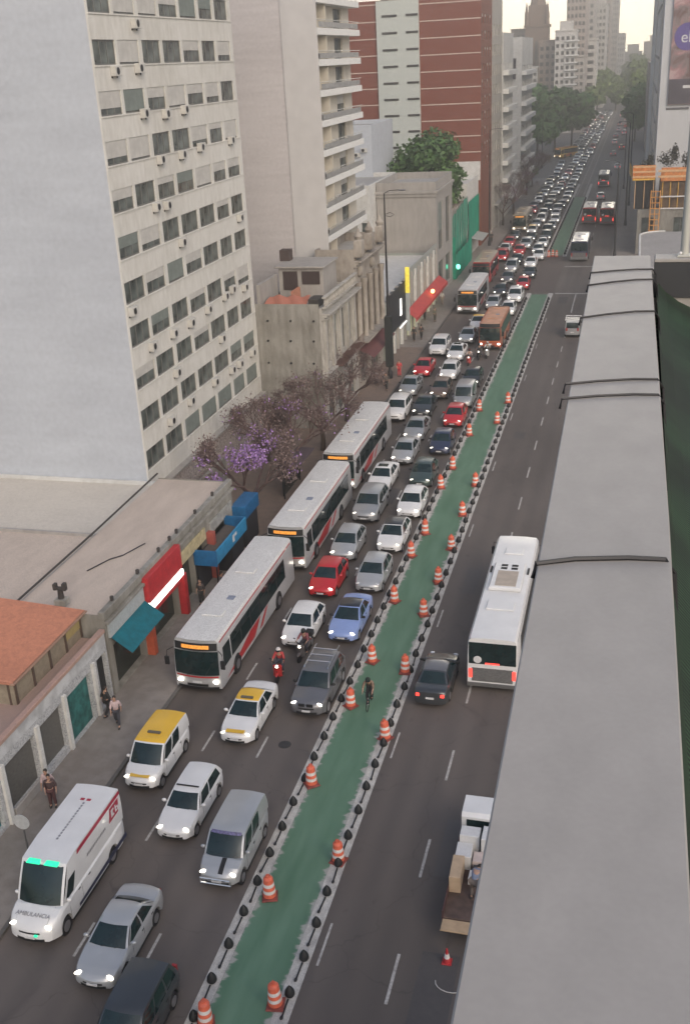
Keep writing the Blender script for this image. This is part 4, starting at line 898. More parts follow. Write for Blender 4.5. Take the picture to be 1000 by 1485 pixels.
MB().box(4.4, 5.3, 1.0, 2.6, 10.4, 11.1, bev=.05).build('roof_clutter', MATS['sooty'], B1); MB().box(2.3, 2.5, 3.0, 5.1, 10.4, 11.3).build('roof_wall', TERRA, B1)
sh = MB().box(.6, 4.6, 5.2, 9.5, 10.4, 12.9).build('rooftop_room', CONC, B1)
for (a, b_, z0, z1) in ((1.0, 2.3, 11.0, 12.6), (2.7, 4.3, 11.5, 12.6)): MB().box(a, b_, 5.14, 5.22, z0, z1).build('opening', mat('dark_brown', (.045, .03, .028), .7), sh)
MB().box(.3, 4.8, 4.9, 9.7, 12.9, 13.05, bev=.02).build('roof_slab', CONC, sh)
MB().box(0, .9, 7.6, 8.6, 13.05, 14.0).build('water_tank', mat('tank_brown', (.07, .05, .045), .8), B1)
# B2: taller brown house
ops = [(.9, 5.4, 1.3, 3.8, 'b0'), (3.2, 5.4, 1.3, 3.8, 'b0'), (5.6, 5.4, 1.3, 3.8, 'b0'), (8.0, 5.4, 1.2, 3.8, 'b0'), (.9, .6, 3.2, 3.2, 'b0'), (5.4, .6, 3.2, 3.2, 'b0')]
B2 = block('old_house', 'taller brown stone house with columns and carved pediments', -27.9, -24.3, 93.4, 103.8, 12.6, STONE, E=ops, roofm=ROOFG, parapet=.8)
cornice(B2, 3.6, -.05, 10.4, 12.2, .75, STONE); cornice(B2, 3.6, 0, 10.4, 4.7, .5, STONE)
for y in (.1, 2.4, 4.75, 7.2, 9.6): MB().lathe([(.32, 4.75), (.24, 5.1), (.22, 9.6), (.32, 10.0), (.34, 10.4)], 12, c=(3.85, y + .25, 0)).build('column', STONE, B2, 50)
for y in (.2, 4.3, 8.8): MB().box(3.6, 4.35, y, y + 1.1, 12.6, 14.2, bev=.12).lathe([(.3, 14.2), (.42, 14.5), (.2, 14.8), (.05, 15.2)], 10, c=(3.95, y + .55, 0)).build('finial', STONE, B2, 50)
for y in (1.3, 6.2): MB().ell((3.7, y + .4, 11.2), (.35, .6, .55), 12, 8).build('carved_ornament', STONE, B2, 60)
MB().box(3.6, 4.6, .3, 9.9, 4.72, 4.9, bev=.02).build('balcony', STONE, B2)
MB().grid(lambda u, v: (lerp(3.62, 5.1, v), lerp(.5, 9.8, u), lerp(4.0, 3.3, v)), 2, 2).build('awning', mat('maroon_canvas', (.13, .05, .05), .8), B2)

# tower C with balconies
ops = []
for j in range(9):
    z = 14.15 + j * 2.5 - 0.0
    ops += [(.4, z, 2.9, 2.0, rnd.choice(('b0', 'b0', 'b40'))), (9.5, z, 2.9, 2.0, rnd.choice(('b0', 'b40')))]
TC = block('apartment_tower', 'pinkish grey tower with a blank gable and white slab balconies up its street side', -47, -28, 94.7, 110, 38, mat('cream_wall', (.52, .485, .42), .85, 0, .1, .6), E=ops, roofm=ROOFG)
MB().quad([(0, -.012, 0), (16.9, -.012, 0), (16.9, -.012, 38.6), (0, -.012, 38.6)]).build('gable_render', PINKG, TC)
MB().box(16.91, 20.1, -.10, -.001, 0, 38.6).build('gable_band', mat('pale_band', (.50, .49, .485), .85, 0, .06, .8), TC)
rail = mat('balcony_glass', (.30, .30, .295), .3, 0, .3, 3)
for j in range(10):
    z = 11.4 + j * 2.5
    b_ = MB().box(19.0, 20.1, .02, 15.2, z - .1, z + .45, bev=.01).build('balcony', mat('balcony_white', (.70, .70, .68), .7, 0, .06), TC)
    MB().box(20.04, 20.07, .6, 14.6, z + .52, z + .95).tube([(20.05, .05, z + 1.1), (20.05, 15.1, z + 1.1)], .03, 5).build('railing', rail, b_)
    for y in (.5, 5.2, 9.6): ac_unit(TC, (19.4, y + 1, z + .45), R_(90)) if (j + int(y)) % 2 else None
    MB().box(19.01, 19.9, 3.6, 3.75, z + .43, z + 2.5).build('divider', TC.children[0].data.materials[0] if False else MATS['cream_wall'], TC)

# courtyard hall with shopfront, sign and awning
HL = block('market_hall', 'long low hall with pale flat roof, grey pilastered front and red awning', -33, -24, 104.2, 134.2, 5.9, worn('grey_green_wall', (.33, .35, .32), (.20, .21, .19)), roofm=WHITEW, parapet=.25)
for i in range(15): MB().box(9.0, 9.28, 1.0 + i * 2, 1.35 + i * 2, .13, 6.9, bev=.02).build('pilaster', WHITEW if i % 2 else CONC, HL)
MB().box(9.0, 9.12, 10, 29.8, 6.15, 7.4, bev=.02).build('screen', mat('screen_grey', (.30, .31, .29), .7, 0, .3, 3, stretch=(1, 8, 1)), HL)
MB().box(9.0, 9.35, .5, 8.6, 2.6, 6.8, bev=.03).build('dark_shopfront', mat('black_cladding', (.02, .024, .028), .5, 0, .4), HL)
MB().box(9.36, 9.39, 5.6, 6.3, 3.6, 5.4, bev=.01).build('lit_mark', LIT, HL)
MB().box(9.36, 9.5, 5.0, 8.4, 2.35, 2.5, bev=.01).build('lit_strip', mat('white_lit', (.8, .8, .8), .5, emit=.8, ecol=(1, 1, 1)), HL)
ys = MB().box(9.3, 9.75, 8.9, 9.1, 5.4, 8.2, bev=.02).build('blade_sign', mat('yellow_sign', (.75, .62, .08), .5, emit=.35, ecol=(1, .85, .1), var=.3, scale=6), HL)
MB().box(9.3, 9.7, 8.9, 9.1, 1.2, 5.3).build('sign_post_panel', MATS['grey_board'], HL)
MB().grid(lambda u, v: (lerp(9.3, 10.4, v), lerp(9.0, 30, u), lerp(3.3, 2.5, v)), 24, 2).box(10.38, 10.43, 9, 30, 2.15, 2.5).build('red_awning', mat('red_canvas', (.42, .05, .045), .7, 0, .2, 2), HL)
for i in range(9):
    MB().box(8.99, 9.03, 10.2 + i * 2.2, 12.0 + i * 2.2, .2, 2.3).build('shop_window', mat('warm_window', (.35, .36, .22), .4, 0, .5, .9, emit=.25, ecol=(.9, .95, .5)), HL)
MB().ell((10.2, 20.5, 3.2), (.25, .35, .25)).build('lamp', mat('warm_lamp', (1, .5, .2), .4, emit=5, ecol=(1, .45, .15)), HL)
# D
ops = [(1.6, 6.0, 3.2, 6.0, 'g60'), (7.2, 6.0, 3.2, 6.0, 'b0'), (1.2, .8, 4.0, 3.8, 'b0'), (6.8, .8, 4.0, 3.8, 'b0')]
D = block('grey_building', 'square grey building with a blank stained gable and projecting cornice', -31.6, -24, 134.5, 147.1, 14.0, CONC, E=ops, roofm=ROOFG, parapet=.8)
MB().box(-.25, 7.9, -.3, 12.7, 13.4, 13.75, bev=.03).box(-.12, 7.72, -.15, 12.6, 13.0, 13.399, bev=.02).build('cornice', CONC, D)
B = block('back_building', 'pale plain building behind the square grey building', -41, -31.7, 131, 147, 14.4, WHITEW, roofm=ROOFG, Sx=[(8.2, 9.0, .7, 1.4, 'b0')], frames=True)
B = block('back_building', 'slim grey stair tower beside the red brick tower', -40.5, -34.8, 146.5, 160, 20.6, GABLE, roofm=ROOFG)
for k, (x, z) in enumerate(((3.6, 17.0), (4.6, 17.6), (1.6, 14.5), (2.2, 13.4), (3.0, 12.0), (1.0, 12.6))): ac_unit(B, (x, 0, z), 0)
# green scaffold
NET = mat('green_netting', (.008, .24, .15), .8, 0, .35, 1.2, stretch=(1, 1, .3))
G = block('scaffolded_building', 'building wrapped in green scaffold netting at the street corner', -31.5, -24.6, 147.3, 163.4, 8.4, STONE, roofm=ROOFB)
MB().grid(lambda u, v: (7.15 + .07 * sin(u * 30 + v * 5), 16.0 * u + .05, lerp(2.9, 8.2 + 1.4 * u, v)), 40, 8).build('netting', NET, G)
MB().grid(lambda u, v: (7.9 + .05 * sin(u * 30), 16.0 * u + .05, lerp(.2, 3.6, v)), 40, 4).build('netting', NET, G)
MB().grid(lambda u, v: (5.2 + 2.7 * u, -.06 + .05 * sin(u * 9), lerp(.2, 6.0, v)), 12, 6).build('netting', NET, G)
for i in range(8): MB().tube([(7.3, .2 + i * 2.2, .13), (7.3, .2 + i * 2.2, 9.6)], .04, 5).build('scaffold_pole', CHROME, G)
for i in range(7): MB().box(5.5 + i * .28, 5.66 + i * .28, -.14, -.12, 3.6, 3.95).build('sign_letter', PLATE, G)
MB().ell((8.2, .3, 1.9), (.28, .28, .35)).build('green_lamp', mat('green_lamp', (.2, .9, .6), .3, emit=3.5, ecol=(.15, 1, .6)), G)
P_ = block('podium_building', 'white topped podium building at the foot of the red brick tower', -32, -24.4, 163.5, 175.8, 10.8, WHITEW, E=[(1 + i * 2.8, 6.2, 1.6, 2, 'b0') for i in range(4)] + [(1 + i * 2.8, 3.2, 1.6, 2, 'b0') for i in range(4)], roofm=WHITEW)
MB().grid(lambda u, v: (7.8 + .05 * sin(u * 30), .1 + 12 * u, lerp(2.4, 8.6, v)), 30, 6).build('netting', NET, P_)
MB().quad([(7.6, 2.5, 2.9), (9.6, 2.5, 2.5), (9.6, 10, 2.5), (7.6, 10, 2.9)]).build('awning', mat('grey_canvas', (.34, .33, .32), .8), P_)
# brick tower
BR = bpy.data.materials.new('red_brick'); BR.use_nodes = True; n = BR.node_tree; b = n.nodes['Principled BSDF']; b.inputs['Roughness'].default_value = .9
tc = n.nodes.new('ShaderNodeTexCoord'); bt = n.nodes.new('ShaderNodeTexBrick'); mp = n.nodes.new('ShaderNodeMapping'); mp.inputs['Rotation'].default_value = (R_(90), 0, 0)
n.links.new(tc.outputs['Object'], mp.inputs[0]); n.links.new(mp.outputs[0], bt.inputs[0]); bt.inputs['Scale'].default_value = 3.0
bt.inputs['Color1'].default_value = (.20, .052, .03, 1); bt.inputs['Color2'].default_value = (.165, .045, .028, 1); bt.inputs['Mortar'].default_value = (.17, .07, .045, 1); bt.inputs['Mortar Size'].default_value = .02
n.links.new(bt.outputs[0], b.inputs['Base Color'])
ops = [(1.0 + i * 3.0, 2.9 + j * 2.35, 1.9, 1.4, rnd.choice(('b0', 'b30'))) for i in range(4) for j in range(4, 14)]
BT = block('brick_tower', 'red brick apartment tower with pale floor lines and a grey panelled strip', -46, -24, 176, 189, 37, BR, E=ops, roofm=ROOFG)
for j in range(10):
    z = 14.78 + j * 2.42; MB().box(12.5, 21.98, -.05, -.001, z, z + .16).build('floor_line', mat('pale_line', (.50, .40, .34), .8), BT); MB().box(0, 5.6, -.05, -.001, z + .3, z + .46).build('floor_line', MATS['pale_line'], BT)
MB().box(5.7, 12.4, -.35, -.001, 9, 37.4).build('grey_strip', mat('grey_panel', (.46, .49, .46), .7, 0, .05), BT)
for j in range(11):
    for (a, w) in ((6.6, 2.4), (10.4, 1.9)):
        MB().box(a, a + w, -.45, -.352, 13.3 + j * 2.42, 13.62 + j * 2.42).build('slot_window', GLASSB, BT)
MB().box(0, 21.9, -.08, -.001, 10.5, 13.4).build('base_band', WHITEW, BT)
# stone building, lighter building, white building
def rowbuilding(name, label, x1, y0, y1, z1, m, fw=1.1, fh=1.5, du=2.4, dv=3.0, depthx=14, sty=None, Sops=None, z0=4.0, balc=False, rm=ROOFG, frames=True, top=True):
    ny = int((z1 - z0 - .6) / dv); nx = max(1, int((y1 - y0 - .6) / du))
    while nx * ny > 96: nx -= 1
    du = (y1 - y0) / nx
    ops = grid_ops(0, nx, ny, fw, fh, (du - fw) / 2, z0, du, dv, sty or ['b0', 'b0', 'b30', 'b60'], seed=int(y0))
    B = block(name, label, x1 - depthx, x1, y0, y1, z1, m, E=ops, Sx=Sops, roofm=rm, frames=frames)
    if balc:
        for j in range(ny): MB().box(depthx, depthx + 1.0, .4, y1 - y0 - .4, z0 - .3 + j * dv, z0 + .55 + j * dv, bev=.02).build('balcony', MATS['balcony_white'], B)
    return B
rowbuilding('stone_building', 'tall beige stone building with small windows next to the brick tower', -24.2, 189.1, 204.9, 37.5, STONEG, 1.2, 1.7, 2.6, 3.1)
rowbuilding('stone_building', 'pale stone building with window bays past the beige stone building', -24.0, 205, 221.3, 32, WHITEW, 1.3, 1.7, 2.4, 3.1, balc=True)
B = rowbuilding('white_building', 'white building with dark balcony bays before the plaza trees', -24.0, 238, 262, 31.5, WHITEW, 2.2, 1.6, 3.2, 3.0, depthx=9, balc=True)
MB().box(5.8, 7.8, -.25, -.05, 24, 28, bev=.03).build('dark_screen', mat('screen_dark', (.045, .04, .05), .4), B)
sk = MB().box(-27.5, -23.4, 195, 205, 4.0, 4.3, bev=.05)
for y in (196, 200, 204): sk.box(-23.6, -23.5, y, y + .1, .13, 4)
o = sk.build('bus_shelter', mat('shelter_roof', (.33, .32, .31), .6)); tag(o, 'grey flat canopy over the pavement beyond the green netting', 'canopy')

# ------------------------------------------------------------------ far skyline
FST = [worn('far_wall_%d' % i, c, tuple(x * .7 for x in c), .9, .12, .8, .6, (1, 1, .4), 8) for i, c in enumerate(((.44, .40, .36), (.52, .50, .47), (.34, .27, .22), (.58, .56, .53), (.40, .34, .30), (.30, .25, .21)))]
DW = {}
def far_building(label, x0, x1, y0, y1, z1, m, nx=4, ny=12, side='E', z0=5, step=None, balc=False, name='high_rise'):
    root = empty(name, (x0, y0, 0)); w, d = x1 - x0, y1 - y0; tag(root, label, 'building', 'high rises towards the end of the avenue')
    mb = MB().box(0, w, 0, d, 0, z1)
    if step: mb.box(w * .2, w * .8, d * .1, d * .7, z1 + .01, z1 + step)
    mb.build('wall', m, root)
    MB().box(-.3, w + .3, -.3, d + .3, z1 - .5, z1 - .2).build('cornice', m, root)
    if side == 'S' or side == 'SE':
        dx = w / nx; dv = (z1 - z0 - 1) / ny; k = ('S', round(dx, 1), round(dv, 1))
        if k not in DW: g = MB().box(0, dx * .55, -.06, .1, 0, dv * .5); DW[k] = g.mesh('window'); DW[k].materials.append(GLASSB)
        for i in range(nx):
            for j in range(ny): link('window', DW[k], None, root, (dx * (i + .22), 0, z0 + dv * j))
    else:
        x = w if side == 'E' else 0; dy = d / nx; dv = (z1 - z0 - 1) / ny; k = ('E', round(dy, 1), round(dv, 1))
        if k not in DW: g = MB().box(-.06, .06, 0, dy * .55, 0, dv * .5); DW[k] = g.mesh('window'); DW[k].materials.append(GLASSB)
        for i in range(nx):
            for j in range(ny):
                link('window', DW[k], None, root, (x, dy * (i + .22), z0 + dv * j))
                if balc and i % 2 == 0: pass
    if balc:
        dv = (z1 - z0 - 1) / ny
        for j in range(0, ny, 1): MB().box(w * .5, w + .9, -.9, d * .6, z0 - .5 + dv * j, z0 + dv * j - .1).build('balcony', MATS['balcony_white'], root)
    return root
far_building('white block with stacked balconies directly behind the plaza trees', -31.5, -24, 432, 446, 36, FST[3], 4, 12, 'S', balc=True, step=3)
far_building('narrow beige block right of the white balcony block', -23.9, -20.8, 432, 450, 27, FST[0], 2, 9, 'S', step=0)
far_building('brown block with shallow top left of the balcony block', -38, -31.6, 440, 458, 33, FST[2], 3, 10, 'S')
far_building('pale cream block left of the plaza trees', -45.5, -38.1, 436, 452, 24, FST[1], 4, 8, 'S')
far_building('tan block facing the avenue beyond the plaza', -30, -22.5, 470, 500, 50, FST[4], 5, 16, 'SE', step=5)
far_building('white painted block with bare wall over the tree tops', -24.0, -19.2, 505, 530, 33, FST[3], 1, 9, 'SE')
far_building('tall pale tower in the haze over the tree tops', -34, -23, 560, 600, 64, FST[0], 5, 18, 'SE', step=6)
far_building('grey tower with setback top in the haze', -24.5, -19, 610, 650, 50, FST[1], 3, 14, 'SE', step=5)
far_building('very tall hazy tower beside the bright sky gap', -27, -19.5, 700, 760, 84, FST[4], 4, 22, 'SE')
far_building('hazy stepped tower nearest the sunset gap', -24, -18.5, 860, 920, 74, FST[0], 4, 18, 'SE', step=20)
far_building('low hazy block at the right foot of the tall tower', -22, -15, 980, 1060, 40, FST[1], 4, 8, 'SE')
far_building('distant hazy block closing the avenue on the left', -22, 0, 1400, 1440, 24, FST[0], 6, 7, 'SE', step=8)
far_building('distant hazy block closing the avenue on the right', 1, 34, 1350, 1390, 34, FST[2], 6, 8, 'SE', step=6)
far_building('distant square block behind the white balcony building', -52, -46, 470, 490, 38, FST[5], 3, 11, 'S')
# brown church like tower
CT = empty('church_tower', (-41, 462, 0)); tag(CT, 'brown stone tower with stepped spire rising above the white building', 'tower')
BRN = worn('brown_stone', (.20, .135, .10), (.12, .085, .065), .9, .3, 1)
MB().box(-4.5, 4.5, 0, 9, 0, 38, bev=.1).build('shaft', BRN, CT); MB().box(-5, 5, -.5, 9.5, 38, 39, bev=.1).build('cornice', BRN, CT)
MB().box(-3.5, 3.5, 1, 8, 39, 46, bev=.1).lathe([(3.2, 46), (2.2, 50), (1.2, 56), (.2, 63)], 8, c=(0, 4.5, 0)).build('spire', BRN, CT)
for sx in (-1, 1): MB().lathe([(.8, 39), (.7, 43), (.1, 47)], 8, c=(sx * 4.1, .4, 0)).build('pinnacle', BRN, CT)
for i in range(3): MB().box(-2.6 + i * 2.1, -1.6 + i * 2.1, -.08, .1, 26, 33).build('louvre', GLASSB, CT)

# ------------------------------------------------------------------ right side
RW = worn('right_tower_wall', (.52, .53, .55), (.45, .46, .475), .9, .15, 1.2, .6, (1, 1, .4), 10, .05)
T1 = block('right_tower', 'pale blank walled tower carrying a large billboard on the right', 2.85, 22, 178, 186, 46, RW, roofm=ROOFG)
BBM = bpy.data.materials.new('billboard_print'); BBM.use_nodes = True; n = BBM.node_tree; b = n.nodes['Principled BSDF']; b.inputs['Roughness'].default_value = .5
tc = n.nodes.new('ShaderNodeTexCoord'); ns = n.nodes.new('ShaderNodeTexNoise'); ns.inputs['Scale'].default_value = .35; ns.inputs['Detail'].default_value = 3; ns.inputs['Distortion'].default_value = 1.0; n.links.new(tc.outputs['Object'], ns.inputs[0])
rp = n.nodes.new('ShaderNodeValToRGB'); n.links.new(ns.outputs[0], rp.inputs[0]); e = rp.color_ramp.elements; e[0].position = .36; e[0].color = (.13, .07, .065, 1); e[1].position = .62; e[1].color = (.42, .30, .30, 1)
x = e.new(.46); x.color = (.20, .16, .16, 1); x = e.new(.55); x.color = (.32, .17, .18, 1); n.links.new(rp.outputs[0], b.inputs['Base Color'])
bb = MB().box(1.25, 12, -.35, -.02, 20.6, 40, bev=.02).build('billboard', BBM, T1)
MB().box(1.26, 12, -.37, -.352, 20.7, 24.2).build('dark_panel', mat('ad_dark', (.07, .06, .075), .5, 0, .3, .5), bb)
MB().lathe([(1.9, -.36), (1.9, -.385)], 28, axis='y', c=(3.5, 0, 30.0)).build('oval_mark', mat('ad_violet', (.10, .07, .25), .5), bb)
put_text('lettering', 'el', 2.2, (3.3, -.40, 29.9), (R_(90), 0, 0), PLATE, bb)
MB().box(3.3, 6, -.385, -.37, 22.9, 23.3).build('white_strip', PLATE, bb)
MB().box(1.1, 4.4, -.10, -.02, 19.9, 20.2).build('caption_strip', mat('ad_grey', (.10, .10, .11), .6, 0, .8, 6), bb)
ops = [(178 - 0 + 0, 0, 0, 0)]
RW2 = worn('right_tower_side', (.64, .61, .56), (.56, .53, .49), .9, .15, 1.2, .6, (1, 1, .4), 10, .05)
T2 = block('right_tower', 'grey tower behind the billboard wall with dark ledges', 2.6, 22, 186.1, 235, 46, RW2, roofm=ROOFG, Wx=[(44, 30.5, 3, 3.2, 'b0'), (38, 30.5, 3, 3.2, 'b0')])
for z in (8, 13, 17.5, 22, 27, 34.5): MB().box(-.16, -.001, 0, 48.5, z, z + .35).build('ledge', CONC, T2)
T3 = block('right_tower', 'farther grey tower edge against the bright sky gap', 2.4, 22, 240, 330, 46, RW2, roofm=ROOFG, Wx=grid_ops(0, 8, 8, 3, 1.6, 3, 8, 10.8, 4.2))
rowbuilding('right_building', 'dark mid rise building behind the trees on the right', 16, 340, 420, 24, FST[4])
# scaffolded yellow corner
YL = mat('yellow_paint', (.62, .36, .05), .6, 0, .25, 2); OR_ = mat('orange_paint', (.55, .20, .05), .6, 0, .3, 2)
Y0 = block('corner_building', 'corner building with orange and yellow hoardings under the billboard tower', .6, 18, 167, 177.9, 6.2, CONCD, Sx=[(.6, 3.1, 2.0, 2.4, 'b0'), (5.2, 3.1, 3.0, 2.4, 'b0'), (5.2, .6, 3.0, 1.9, 'b0')], roofm=ROOFG)
MB().box(-1.0, 2.2, -.7, 8, 10.9, 11.1, bev=.03).build('deck', YL, Y0)
MB().grid(lambda u, v: (-1.05 - .5 * (1 - u), lerp(8, -.75, u), lerp(11.1, 12.7, v)), 6, 2).build('hoarding', YL, Y0)
for z in (11.3, 12.0, 12.7): MB().box(-1.0, 2.3, -.75, -.68, z, z + .22).build('rail', mat('pale_orange', (.60, .38, .20), .6), Y0)
MB().box(-1.0, 2.2, .5, .7, 11.1, 12.9).build('hoarding', OR_, Y0)
MB().box(3.0, 14, -.5, -.3, 10.7, 12.6, bev=.02).build('hoarding', OR_, Y0)
for z in (11.2, 12.0): MB().box(2.6, 14, -.56, -.502, z, z + .3).build('rail', MATS['pale_orange'], Y0)
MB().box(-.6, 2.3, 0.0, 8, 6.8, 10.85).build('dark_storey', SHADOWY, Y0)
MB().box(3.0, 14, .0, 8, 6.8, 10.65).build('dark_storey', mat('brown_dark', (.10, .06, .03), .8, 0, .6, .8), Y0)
for i in range(5): MB().box(3.3 + i * 1.1, 3.4 + i * 1.1, -.1, -.002, 6.8, 10.6).build('post', YL, Y0)
for i in range(3): MB().box(-.6 + i * 1.3, -.5 + i * 1.3, -.1, -.002, 6.8, 10.8).build('post', MATS['pale_orange'], Y0)
for z in (6.7, 8.4): MB().box(3.0, 14, -.2, -.105, z, z + .18).build('rail', PLATE, Y0)
st_ = MB()
for x_ in (1.7, 2.35, 3.0): st_.box(x_, x_ + .14, -1.3, -1.16, .13, 9.5)
for i in range(12): st_.box(1.7, 3.14, -1.34, -1.305, .5 + i * .8, .62 + i * .8)
st_.build('scaffold_tower', mat('orange_steel', (.58, .26, .06), .6), Y0)
CP = empty('canopy_building', (0.9, 112, 0)); tag(CP, 'low building with a grey roof rounded at its street corner', 'building')
def rr(z):
    out = []
    for (cx_, cy_, a0) in ((3, 22, 90), (3, 3, 180)):
        for i in range(9): a = R_(a0 + i * 11.25); out.append((cx_ + 3 * cos(a), cy_ + 3 * sin(a), z))
    return out + [(16, 0, z), (16, 25, z)]
cb = MB(); a_, b2 = rr(7.6), rr(8.0); nn_ = len(a_)
cb.quad(b2); cb.quad(a_[::-1])
for i in range(nn_): j = (i + 1) % nn_; cb.quad([a_[i], a_[j], b2[j], b2[i]])
cb.build('roof', CONC, CP)
MB().tube([(p[0], p[1], 8.05) for p in rr(8)], .12, 6).build('roof_edge', WHITEW, CP)
MB().box(1.5, 15.5, 1, 23.5, .13, 7.59).build('wall', CONCD, CP)
for i in range(5): MB().box(1.42, 1.49, 2 + i * 4.2, 5 + i * 4.2, .4, 3.2).build('shop_window', GLASSB, CP)

# the roof edge the photograph was taken from
OB = empty('rooftop_parapet', (0, 0, 0)); tag(OB, 'wide grey rendered parapet crossing the right side of the view', 'parapet')
x0n, x0f = -.145, -.185
pt = [(-.143, -1.0), (-.150, 1.2), (-.158, 2.3), (-.186, 5.72), (.098, 5.72), (.118, 2.3), (.118, -1.0)]
pp = MB(); top = [(x, y, CAMH - 1.0) for x, y in pt]; bev = [(x + (.003 if x < 0 else -.003), y, CAMH - .997) for x, y in pt]; bot = [(x, y, CAMH - 2.05) for x, y in pt]
pp.quad(bev)
for i in range(7): j = (i + 1) % 7; pp.quad([top[i], top[j], bev[j], bev[i]]); pp.quad([bot[i], bot[j], top[j], top[i]])
for v_i in range(len(pp.v)): pass
pp.build('coping', PARA, OB)
MB().box(.119, 4.0, 5.60, 5.74, CAMH - 1.012, CAMH - .992, bev=.004).build('coping', PARA, OB)
MB().box(.119, 4.0, 5.605, 5.735, CAMH - 1.19, CAMH - 1.013).build('beam', mat('dark_slate', (.035, .037, .042), .5, 0, .1, 2), OB)  # front face in one slate tone, darker than the coping above
MB().box(.119, 4.0, 5.615, 5.735, CAMH - 2.05, CAMH - 1.191).build('wall', PARA, OB)
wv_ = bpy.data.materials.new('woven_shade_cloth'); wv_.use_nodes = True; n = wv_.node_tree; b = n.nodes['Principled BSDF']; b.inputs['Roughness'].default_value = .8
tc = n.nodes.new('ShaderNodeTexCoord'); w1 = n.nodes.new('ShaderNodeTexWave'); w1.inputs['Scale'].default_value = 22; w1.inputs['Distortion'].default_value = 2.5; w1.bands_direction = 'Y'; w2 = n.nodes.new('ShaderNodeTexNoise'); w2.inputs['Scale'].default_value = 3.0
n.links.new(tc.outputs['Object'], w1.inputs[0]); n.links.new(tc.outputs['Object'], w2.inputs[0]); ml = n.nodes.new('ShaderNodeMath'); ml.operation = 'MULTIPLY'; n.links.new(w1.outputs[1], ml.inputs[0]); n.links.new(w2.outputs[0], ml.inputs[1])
rp = n.nodes.new('ShaderNodeValToRGB'); rp.color_ramp.elements[0].position = .15; rp.color_ramp.elements[0].color = (.002, .003, .002, 1); rp.color_ramp.elements[1].position = .75; rp.color_ramp.elements[1].color = (.035, .095, .04, 1); n.links.new(ml.outputs[0], rp.inputs[0]); n.links.new(rp.outputs[0], b.inputs['Base Color'])  # dark end stands for the shade inside the parapet, green end is the weave
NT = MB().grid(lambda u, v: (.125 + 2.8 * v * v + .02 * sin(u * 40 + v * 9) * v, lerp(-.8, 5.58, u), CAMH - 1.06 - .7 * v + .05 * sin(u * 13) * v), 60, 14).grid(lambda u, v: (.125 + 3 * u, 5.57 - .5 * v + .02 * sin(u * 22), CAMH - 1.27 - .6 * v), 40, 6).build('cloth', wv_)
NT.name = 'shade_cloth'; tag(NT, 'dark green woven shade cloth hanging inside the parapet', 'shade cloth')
fl = MB().box(.12, 6, -1, 5.6, CAMH - 2.2, CAMH - 2.05).build('terrace_floor', SHADOWY); tag(fl, kind='structure')  # coloured near-black in place of the shade lying on the terrace
OBB = MB().box(-.10, 14, -1, 5.7, 0, CAMH - 2.21).build('building_wall', CONC); OBB.name = 'street_building'; tag(OBB, 'building below the parapet where the viewer stands', 'building')
for k, (ya, yb, lab) in enumerate(((5.25, 5.33, 'farthest thin dark cable lying across the parapet top'), (4.95, 5.08, 'second thin dark cable from the far end of the parapet'), (4.30, 4.42, 'thin dark cable crossing the parapet below the far pair'), (3.36, 3.43, 'farther of the two close dark cables midway along the parapet'), (3.20, 3.26, 'nearer of the two close dark cables midway along the parapet'), (2.03, 2.08, 'thickest dark cable, nearest of those crossing the parapet'))):
    z = CAMH - .993; o = MB().tube([(-.188 if k < 5 else -.163, ya - .02, z - .03), (-.183 if k < 5 else -.158, ya - .01, z), (-.08, lerp(ya, yb, .45), z + .001), (.03, lerp(ya, yb, .9), z + .001), (.105, yb, z), (.125, yb, z - .03), (.15, yb - .05, z - .3)], .0042 if k < 5 else .0055, 6).build('cable', DARKM, None, 50); tag(o, lab, 'cable')
po = empty('steel_post', (.262, 5.665, CAMH - .992)); tag(po, 'pale grey steel tube standing on the far parapet corner', 'post')
MB().lathe([(.021, 0), (.021, 1.9)], 16).build('tube', mat('pale_steel', (.40, .40, .37), .5, .1), po, 50); MB().box(-.035, .035, -.035, .035, 0, .012, bev=.003).build('base_plate', MATS['pale_steel'], po); MB().ell((-.02, -.02, .02), (.008, .008, .008)).build('bolt', PLATE, po)

# ------------------------------------------------------------------ trees
LEAFM = {}
def leafmat(name, c1, c2):
    m = bpy.data.materials.new(name); m.use_nodes = True; n = m.node_tree; b = n.nodes['Principled BSDF']; b.inputs['Roughness'].default_value = .7
    g = n.nodes.new('ShaderNodeNewGeometry'); rp = n.nodes.new('ShaderNodeValToRGB'); rp.color_ramp.elements[0].color = (*c1, 1); rp.color_ramp.elements[1].color = (*c2, 1)
    n.links.new(g.outputs['Random Per Island'], rp.inputs[0]); n.links.new(rp.outputs[0], b.inputs['Base Color']); b.inputs['Subsurface Weight'].default_value = 0
    return m
LGREEN = leafmat('leaves_bright', (.03, .075, .016), (.09, .18, .045)); LDARK = leafmat('leaves_dark', (.03, .095, .018), (.09, .20, .04)); LGOLD = leafmat('leaves_olive', (.07, .12, .02), (.17, .24, .05))
LPURP = leafmat('jacaranda_flowers', (.18, .085, .29), (.42, .26, .54)); LSHR = leafmat('dark_shrub_leaves', (.02, .022, .016), (.07, .065, .045)); LBRN = leafmat('dry_pods', (.09, .06, .055), (.20, .145, .135)); BARK = worn('bark', (.07, .052, .042), (.03, .022, .018), .9, 2, 8); TWIG = mat('twig_bark', (.10, .065, .06), .9, 0, .3, 3)
